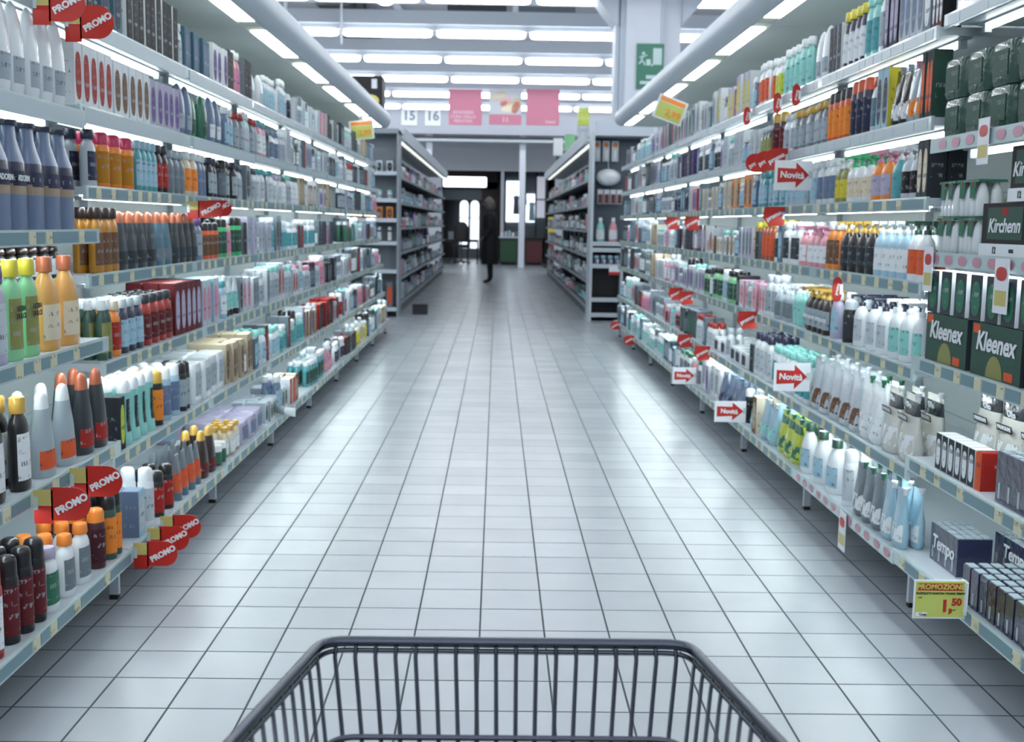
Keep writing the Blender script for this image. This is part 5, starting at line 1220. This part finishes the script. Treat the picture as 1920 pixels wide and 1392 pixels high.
# checkout chair seen from behind
r = thing('checkout_chair', 'black high backed checkout chair before the bright doors', 'chair', (-1.07, 34.9, 0))
b = MB(); b.loft([[(x * q, y_, z) for x, y_ in ((-.23, -.03), (-.1, -.06), (.1, -.06), (.23, -.03), (.23, .03), (.1, .02), (-.1, .02), (-.23, .03))] for z, q in ((.74, .9), (.8, 1.0), (1.1, .95), (1.22, .7), (1.28, .35))], lambda i, j: M_BLACK); b.build('backrest', r)
b = MB(); b.loft([ring(z, .44 * q, .44 * q, 3, 16) for z, q in ((.5, .9), (.52, 1), (.57, 1), (.6, .9))], lambda i, j: M_BLACK); b.build('seat', r, (0, .18, 0))
b = MB(); b.tube([(0, .18, .08), (0, .18, .5)], .03, M_CHROME); b.tube([(0, .05, .52), (0, -.04, .62), (0, -.02, .8)], .02, M_BLACK); b.build('stem', r)
b = MB()
for k in range(5): b.tube([(0, .18, .1), (.28 * math.cos(k * 1.2566), .18 + .28 * math.sin(k * 1.2566), .05)], .02, M_BLACK)
b.build('base', r)
b = MB()
r2 = thing('checkout_desk', 'dark checkout desk with steel frame below the bright doors', 'counter', (-1.2, 35.8, 0))
b.box(-.5, .62, 0, .5, .66, .74, M_BLACK); b.build('desk_top', r2)
b = MB()
for x in (-.48, -.1, .3, .6): b.box(x - .02, x + .02, .05, .45, 0, .66, M_BLACK)
b.build('frame', r2)
b = MB(); b.box(-.3, .0, .1, .3, .74, .98, plastic('gr')); b.build('till', r2)
# ---------------------------------------------------------------- shopping trolley
def rounded(pts, r, n=6):
    out = []
    for i, p in enumerate(pts):
        p = Vector(p); a = Vector(pts[i - 1]); c = Vector(pts[(i + 1) % len(pts)])
        u = (a - p).normalized(); v = (c - p).normalized()
        A = p + u * r; B = p + v * r
        for k in range(n + 1):
            t = k / n; out.append(A * (1 - t) ** 2 + p * 2 * t * (1 - t) + B * t * t)
    return out
tr = thing('shopping_trolley', 'chromed wire shopping trolley pushed down the aisle', 'shopping trolley', (0.018, 0, 0))
ZR = .747
F0 = [(-.2245, 1.366), (.2245, 1.366), (.385, .30), (-.385, .30)]     # rim: front pair, back pair
rim = rounded([(F0[0][0], F0[0][1], ZR), (F0[1][0], F0[1][1], ZR), (F0[2][0], F0[2][1], ZR + .03), (F0[3][0], F0[3][1], ZR + .03)], .03)
b = MB(); b.tube(rim, .0065, M_CHROME, 10, closed=True); b.build('rim', tr)
b = MB(); b.tube([Vector((p.x * .988, p.y - .002, p.z - .0105)) for p in rim], .0032, M_CHROME, 8, closed=True); b.build('lower_rim_wire', tr)
# floor of the basket and mid hoops
def hoop(z, fx, fy, bx, by, r=.0035, rr_=.03):
    b = MB(); b.tube(rounded([(-fx, fy, z), (fx, fy, z), (bx, by, z + .01), (-bx, by, z + .01)], rr_), r, M_CHROME, 8, closed=True); return b
hoop(.668, .199, 1.270, .355, .31, .0038).build('hoop_wire', tr)
hoop(.50, .19, 1.16, .34, .32).build('hoop_wire', tr); hoop(.40, .18, 1.10, .32, .33).build('hoop_wire', tr)
w = MB()
for i in range(18):    # front wall, leaning back towards the user
    t = (i + .5) / 18 * 2 - 1
    w.tube([(t * .221, 1.363, ZR - .004), (t * .221, 1.354, ZR - .016), (t * .2, 1.272, .668), (t * .178, 1.10, .40)], .0026, M_CHROME, 6)
w.build('front_wires', tr)
for sx in (-1, 1):
    w = MB()
    for i in range(34):
        t = (i + .6) / 34
        x0, y0_ = .225 + (.385 - .225) * t, 1.35 + (.30 - 1.35) * t; z0_ = ZR + .03 * t
        x1_, y1_ = .2 + (.355 - .2) * t, 1.255 + (.31 - 1.255) * t
        x2, y2 = .18 + (.32 - .18) * t, 1.09 + (.33 - 1.09) * t
        w.tube([(sx * x0, y0_, z0_ - .004), (sx * (x0 - .004), y0_ - .01, z0_ - .02), (sx * x1_, y1_, .669), (sx * x2, y2, .40)], .0024, M_CHROME, 6)
    w.build('side_wires', tr)
w = MB()
for i in range(20):
    t = (i + .5) / 20 * 2 - 1; w.tube([(t * .178, 1.10, .40), (t * .31, .33, .41)], .0024, M_CHROME, 6)
for i in range(5): y = .45 + .13 * i; q = .32 - (.32 - .18) * (y - .33) / .77; w.tube([(-q, y, .405), (q, y, .405)], .003, M_CHROME, 6)
w.build('basket_floor', tr)
b = MB(); b.tube([(-.385, .30, ZR + .03), (-.385, .16, .93), (-.385, .13, .955)], .011, M_CHROME); b.tube([(.385, .30, ZR + .03), (.385, .16, .93), (.385, .13, .955)], .011, M_CHROME); b.build('handle_arm', tr)
b = MB(); b.tube([(-.385, .13, .955), (.385, .13, .955)], .016, plastic('rd'), 12); b.build('handle', tr)
b = MB()
for sx in (-1, 1): b.tube([(sx * .36, .33, .41), (sx * .33, .30, .14), (sx * .20, 1.02, .14), (sx * .185, 1.06, .40)], .012, M_CHROME)
b.tube([(-.33, .30, .14), (.33, .30, .14)], .01, M_CHROME); b.build('chassis', tr)
for sx, y in ((-1, .32), (1, .32), (-1, 1.0), (1, 1.0)):
    xx = sx * (.33 if y < .5 else .2)
    b = MB(); rs = [[(xx + dx, y + rr_ * math.cos(2 * math.pi * k / 16), .055 + rr_ * math.sin(2 * math.pi * k / 16)) for k in range(16)] for dx, rr_ in ((-.014, .045), (-.01, .055), (.01, .055), (.014, .045))]
    b.loft(rs, lambda i, j: M_RUBBER); wh_ = b.build('wheel', tr)
    b = MB(); b.box(xx - .022, xx - .016, y - .015, y + .015, .05, .14, M_CHROME); b.box(xx + .016, xx + .022, y - .015, y + .015, .05, .14, M_CHROME); b.box(xx - .022, xx + .022, y - .015, y + .015, .125, .14, M_CHROME); b.build('caster_fork', wh_)

# ---------------------------------------------------------------- the person at the end of the aisle
M_COAT = mat('black_coat', rgb(22, 20, 24), .8); M_SKIN = mat('skin', rgb(150, 118, 104), .55); M_HAIR = mat('grey_hair', rgb(92, 88, 86), .6); M_TROU = mat('black_trousers', rgb(18, 18, 20), .75)
def skin_obj(name, nodes, edges, m, parent=None, sub=2, rootv=0):
    me = bpy.data.meshes.new(name); me.from_pydata([n[0] for n in nodes], edges, []); me.materials.append(m)
    o = bpy.data.objects.new(name, me); C.objects.link(o)
    if parent: o.parent = parent
    sk = o.modifiers.new('skin', 'SKIN'); sk.use_smooth_shade = True
    for i, n in enumerate(nodes):
        r = n[1]; v = me.skin_vertices[0].data[i]; v.radius = r if isinstance(r, tuple) else (r, r); v.use_root = (i == rootv)
    ss = o.modifiers.new('sub', 'SUBSURF'); ss.levels = sub; ss.render_levels = sub
    dg = bpy.context.evaluated_depsgraph_get(); m2 = bpy.data.meshes.new_from_object(o.evaluated_get(dg))
    o.modifiers.clear(); o.data = m2
    for p in m2.polygons: p.use_smooth = True
    return o
# faces -x (towards the shampoo side shelves), one foot a little ahead
px, py = -.14, 24.4
N = [((0, 0, .92), (.13, .15)),        # 0 pelvis
 ((0, 0, 1.12), (.125, .15)), ((-.01, 0, 1.32), (.13, .17)), ((-.02, 0, 1.46), (.09, .12)), ((-.035, 0, 1.54), (.05, .055)), ((-.06, 0, 1.60), (.055, .055)),
 ((-.065, 0, 1.665), (.088, .074)), ((-.055, 0, 1.72), (.075, .066)),     # 5-7 neck top, head
 ((0, -.09, .86), (.085, .085)), ((-.02, -.09, .48), (.055, .055)), ((.0, -.09, .12), (.04, .04)), ((-.04, -.09, .045), (.038, .04)), ((-.14, -.09, .035), (.03, .04)),  # near leg 8-12
 ((0, .09, .86), (.085, .085)), ((.01, .09, .48), (.055, .055)), ((.03, .09, .12), (.04, .04)), ((-.01, .09, .045), (.038, .04)), ((-.11, .09, .035), (.03, .04)),     # 13-17
 ((-.015, -.17, 1.42), (.06, .06)), ((.0, -.22, 1.14), (.045, .045)), ((-.12, -.21, .98), (.034, .034)), ((-.16, -.205, .945), (.022, .03)),    # near arm 18-21
 ((-.015, .17, 1.42), (.06, .06)), ((.0, .22, 1.14), (.045, .045)), ((-.12, .2, .98), (.034, .034)), ((-.16, .195, .945), (.022, .03))]
E_ = [(0, 1), (1, 2), (2, 3), (3, 4), (4, 5), (5, 6), (6, 7), (0, 8), (8, 9), (9, 10), (10, 11), (11, 12), (0, 13), (13, 14), (14, 15), (15, 16), (16, 17), (3, 18), (18, 19), (19, 20), (20, 21), (3, 22), (22, 23), (23, 24), (24, 25)]
person = skin_obj('person', N, E_, M_TROU)
person.location = (px, py, 0); person.data.materials.append(M_SKIN)
for p in person.data.polygons:
    c_ = p.center
    if c_.z > 1.53 or (c_.x < -.13 and .85 < c_.z < 1.0): p.material_index = 1
tag(person, 'person in a long black coat and dark trousers standing at the end of the aisle', 'person')
# fingers
for sy in (-1, 1):
    base = Vector((-.175, sy * .2, .935))
    for k, (dy, ln) in enumerate(((-.021, .055), (-.007, .066), (.007, .062), (.021, .048))):
        skin_obj('finger', [((base.x + .01, base.y + dy, base.z), .0085), ((base.x - ln * .45, base.y + dy * 1.15, base.z - ln * .35), .008), ((base.x - ln * .6, base.y + dy * 1.2, base.z - ln * .75), .0075), ((base.x - ln * .5, base.y + dy * 1.2, base.z - ln * 1.1), .006)], [(0, 1), (1, 2), (2, 3)], M_SKIN, person, 1)
    skin_obj('thumb', [((base.x + .025, base.y - sy * .015, base.z + .012), .010), ((base.x - .005, base.y - sy * .035, base.z + .005), .009), ((base.x - .03, base.y - sy * .038, base.z - .015), .0075)], [(0, 1), (1, 2)], M_SKIN, person, 1)
def seg(name, rings, m, parent):
    b = MB(); b.loft(rings, lambda i, j: m); return b.build(name, parent)
def ell(cx, cy, z, rx, ry, n=24, f=0.0): return [(cx + (rx + f * math.sin(k * 3)) * math.cos(2 * math.pi * k / n), cy + (ry + f * math.cos(k * 2)) * math.sin(2 * math.pi * k / n), z) for k in range(n)]
seg('coat', [ell(.0, 0, .40, .17, .24, f=.008), ell(.0, 0, .43, .175, .245, f=.008), ell(.0, 0, .75, .165, .225, f=.006), ell(0, 0, 1.0, .152, .2), ell(-.005, 0, 1.12, .148, .195), ell(-.01, 0, 1.32, .155, .215), ell(-.015, 0, 1.43, .135, .2), ell(-.02, 0, 1.49, .095, .13), ell(-.03, 0, 1.54, .072, .08), ell(-.03, 0, 1.56, .066, .07)], M_COAT, person)
for sy in (-1, 1):
    b = MB(); b.tube([(-.015, sy * .17, 1.44), (-.008, sy * .205, 1.3), (.0, sy * .222, 1.14), (-.06, sy * .218, 1.06), (-.13, sy * .207, .975)], .062, M_COAT, 14)
    for i_, v in enumerate(b.v):
        v_ = Vector(v); q = 1 - .3 * max(0, min(1, (1.4 - v_.z) / .42)); cy_ = sy * .21; b.v[i_] = (v_.x, cy_ + (v_.y - cy_) * q, v_.z)
    b.build('coat_sleeve', person)
hr = []
for i in range(9):
    a = i / 8; z = 1.50 + .31 * a; wv = [.07, .115, .13, .135, .132, .122, .1, .065, .01][i]
    hr.append([(-.035 + wv * 1.0 * math.cos(t_) * (1 if math.cos(t_) > 0 else (.55 if i < 5 else .85)) + .004 * math.sin(9 * t_ + i), wv * .86 * math.sin(t_), z) for t_ in [2 * math.pi * q / 28 for q in range(28)]])
seg('hair', hr, M_HAIR, person)
# face on the -x side
fx = -.152
b = MB(); b.loft([ell(fx + .002, 0, 1.635, .006, .012, 10), ell(fx - .012, 0, 1.65, .014, .013, 10), ell(fx - .004, 0, 1.675, .008, .008, 10), ell(fx + .008, 0, 1.695, .004, .005, 10)], lambda i, j: M_SKIN); b.build('nose', person)
for sy in (-1, 1):
    b = MB(); b.loft([ell(fx + .008, sy * .03, z_, q, q * 1.3, 10) for z_, q in ((1.678, .003), (1.683, .009), (1.69, .009), (1.695, .003))], lambda i, j: M_BLACK); b.build('eye', person)
    b = MB(); b.loft([ell(-.055, sy * .078, z_, q, q * .4, 10) for z_, q in ((1.64, .006), (1.655, .016), (1.68, .018), (1.69, .008))], lambda i, j: M_SKIN); b.build('ear', person)
b = MB(); b.loft([ell(fx + .006, 0, z_, .006, q, 10) for z_, q in ((1.608, .012), (1.613, .022), (1.618, .02), (1.622, .01))], lambda i, j: plastic('mr')); b.build('mouth', person)

# a tube that has fallen over on the base shelf
P = proto('tube', 20, .05, 'wh', 'wh', 'lg')
o = link('cream_tube', P[0][0][1], None, (-1.26, 6.45, .20)); o.rotation_euler = (math.pi / 2, 0, .9)
for n, me in P[0][1:]: link(n, me, o)
o['label'] = 'white cream tube lying on its side across the base shelf edge, shampoo side'; o['category'] = 'tube'
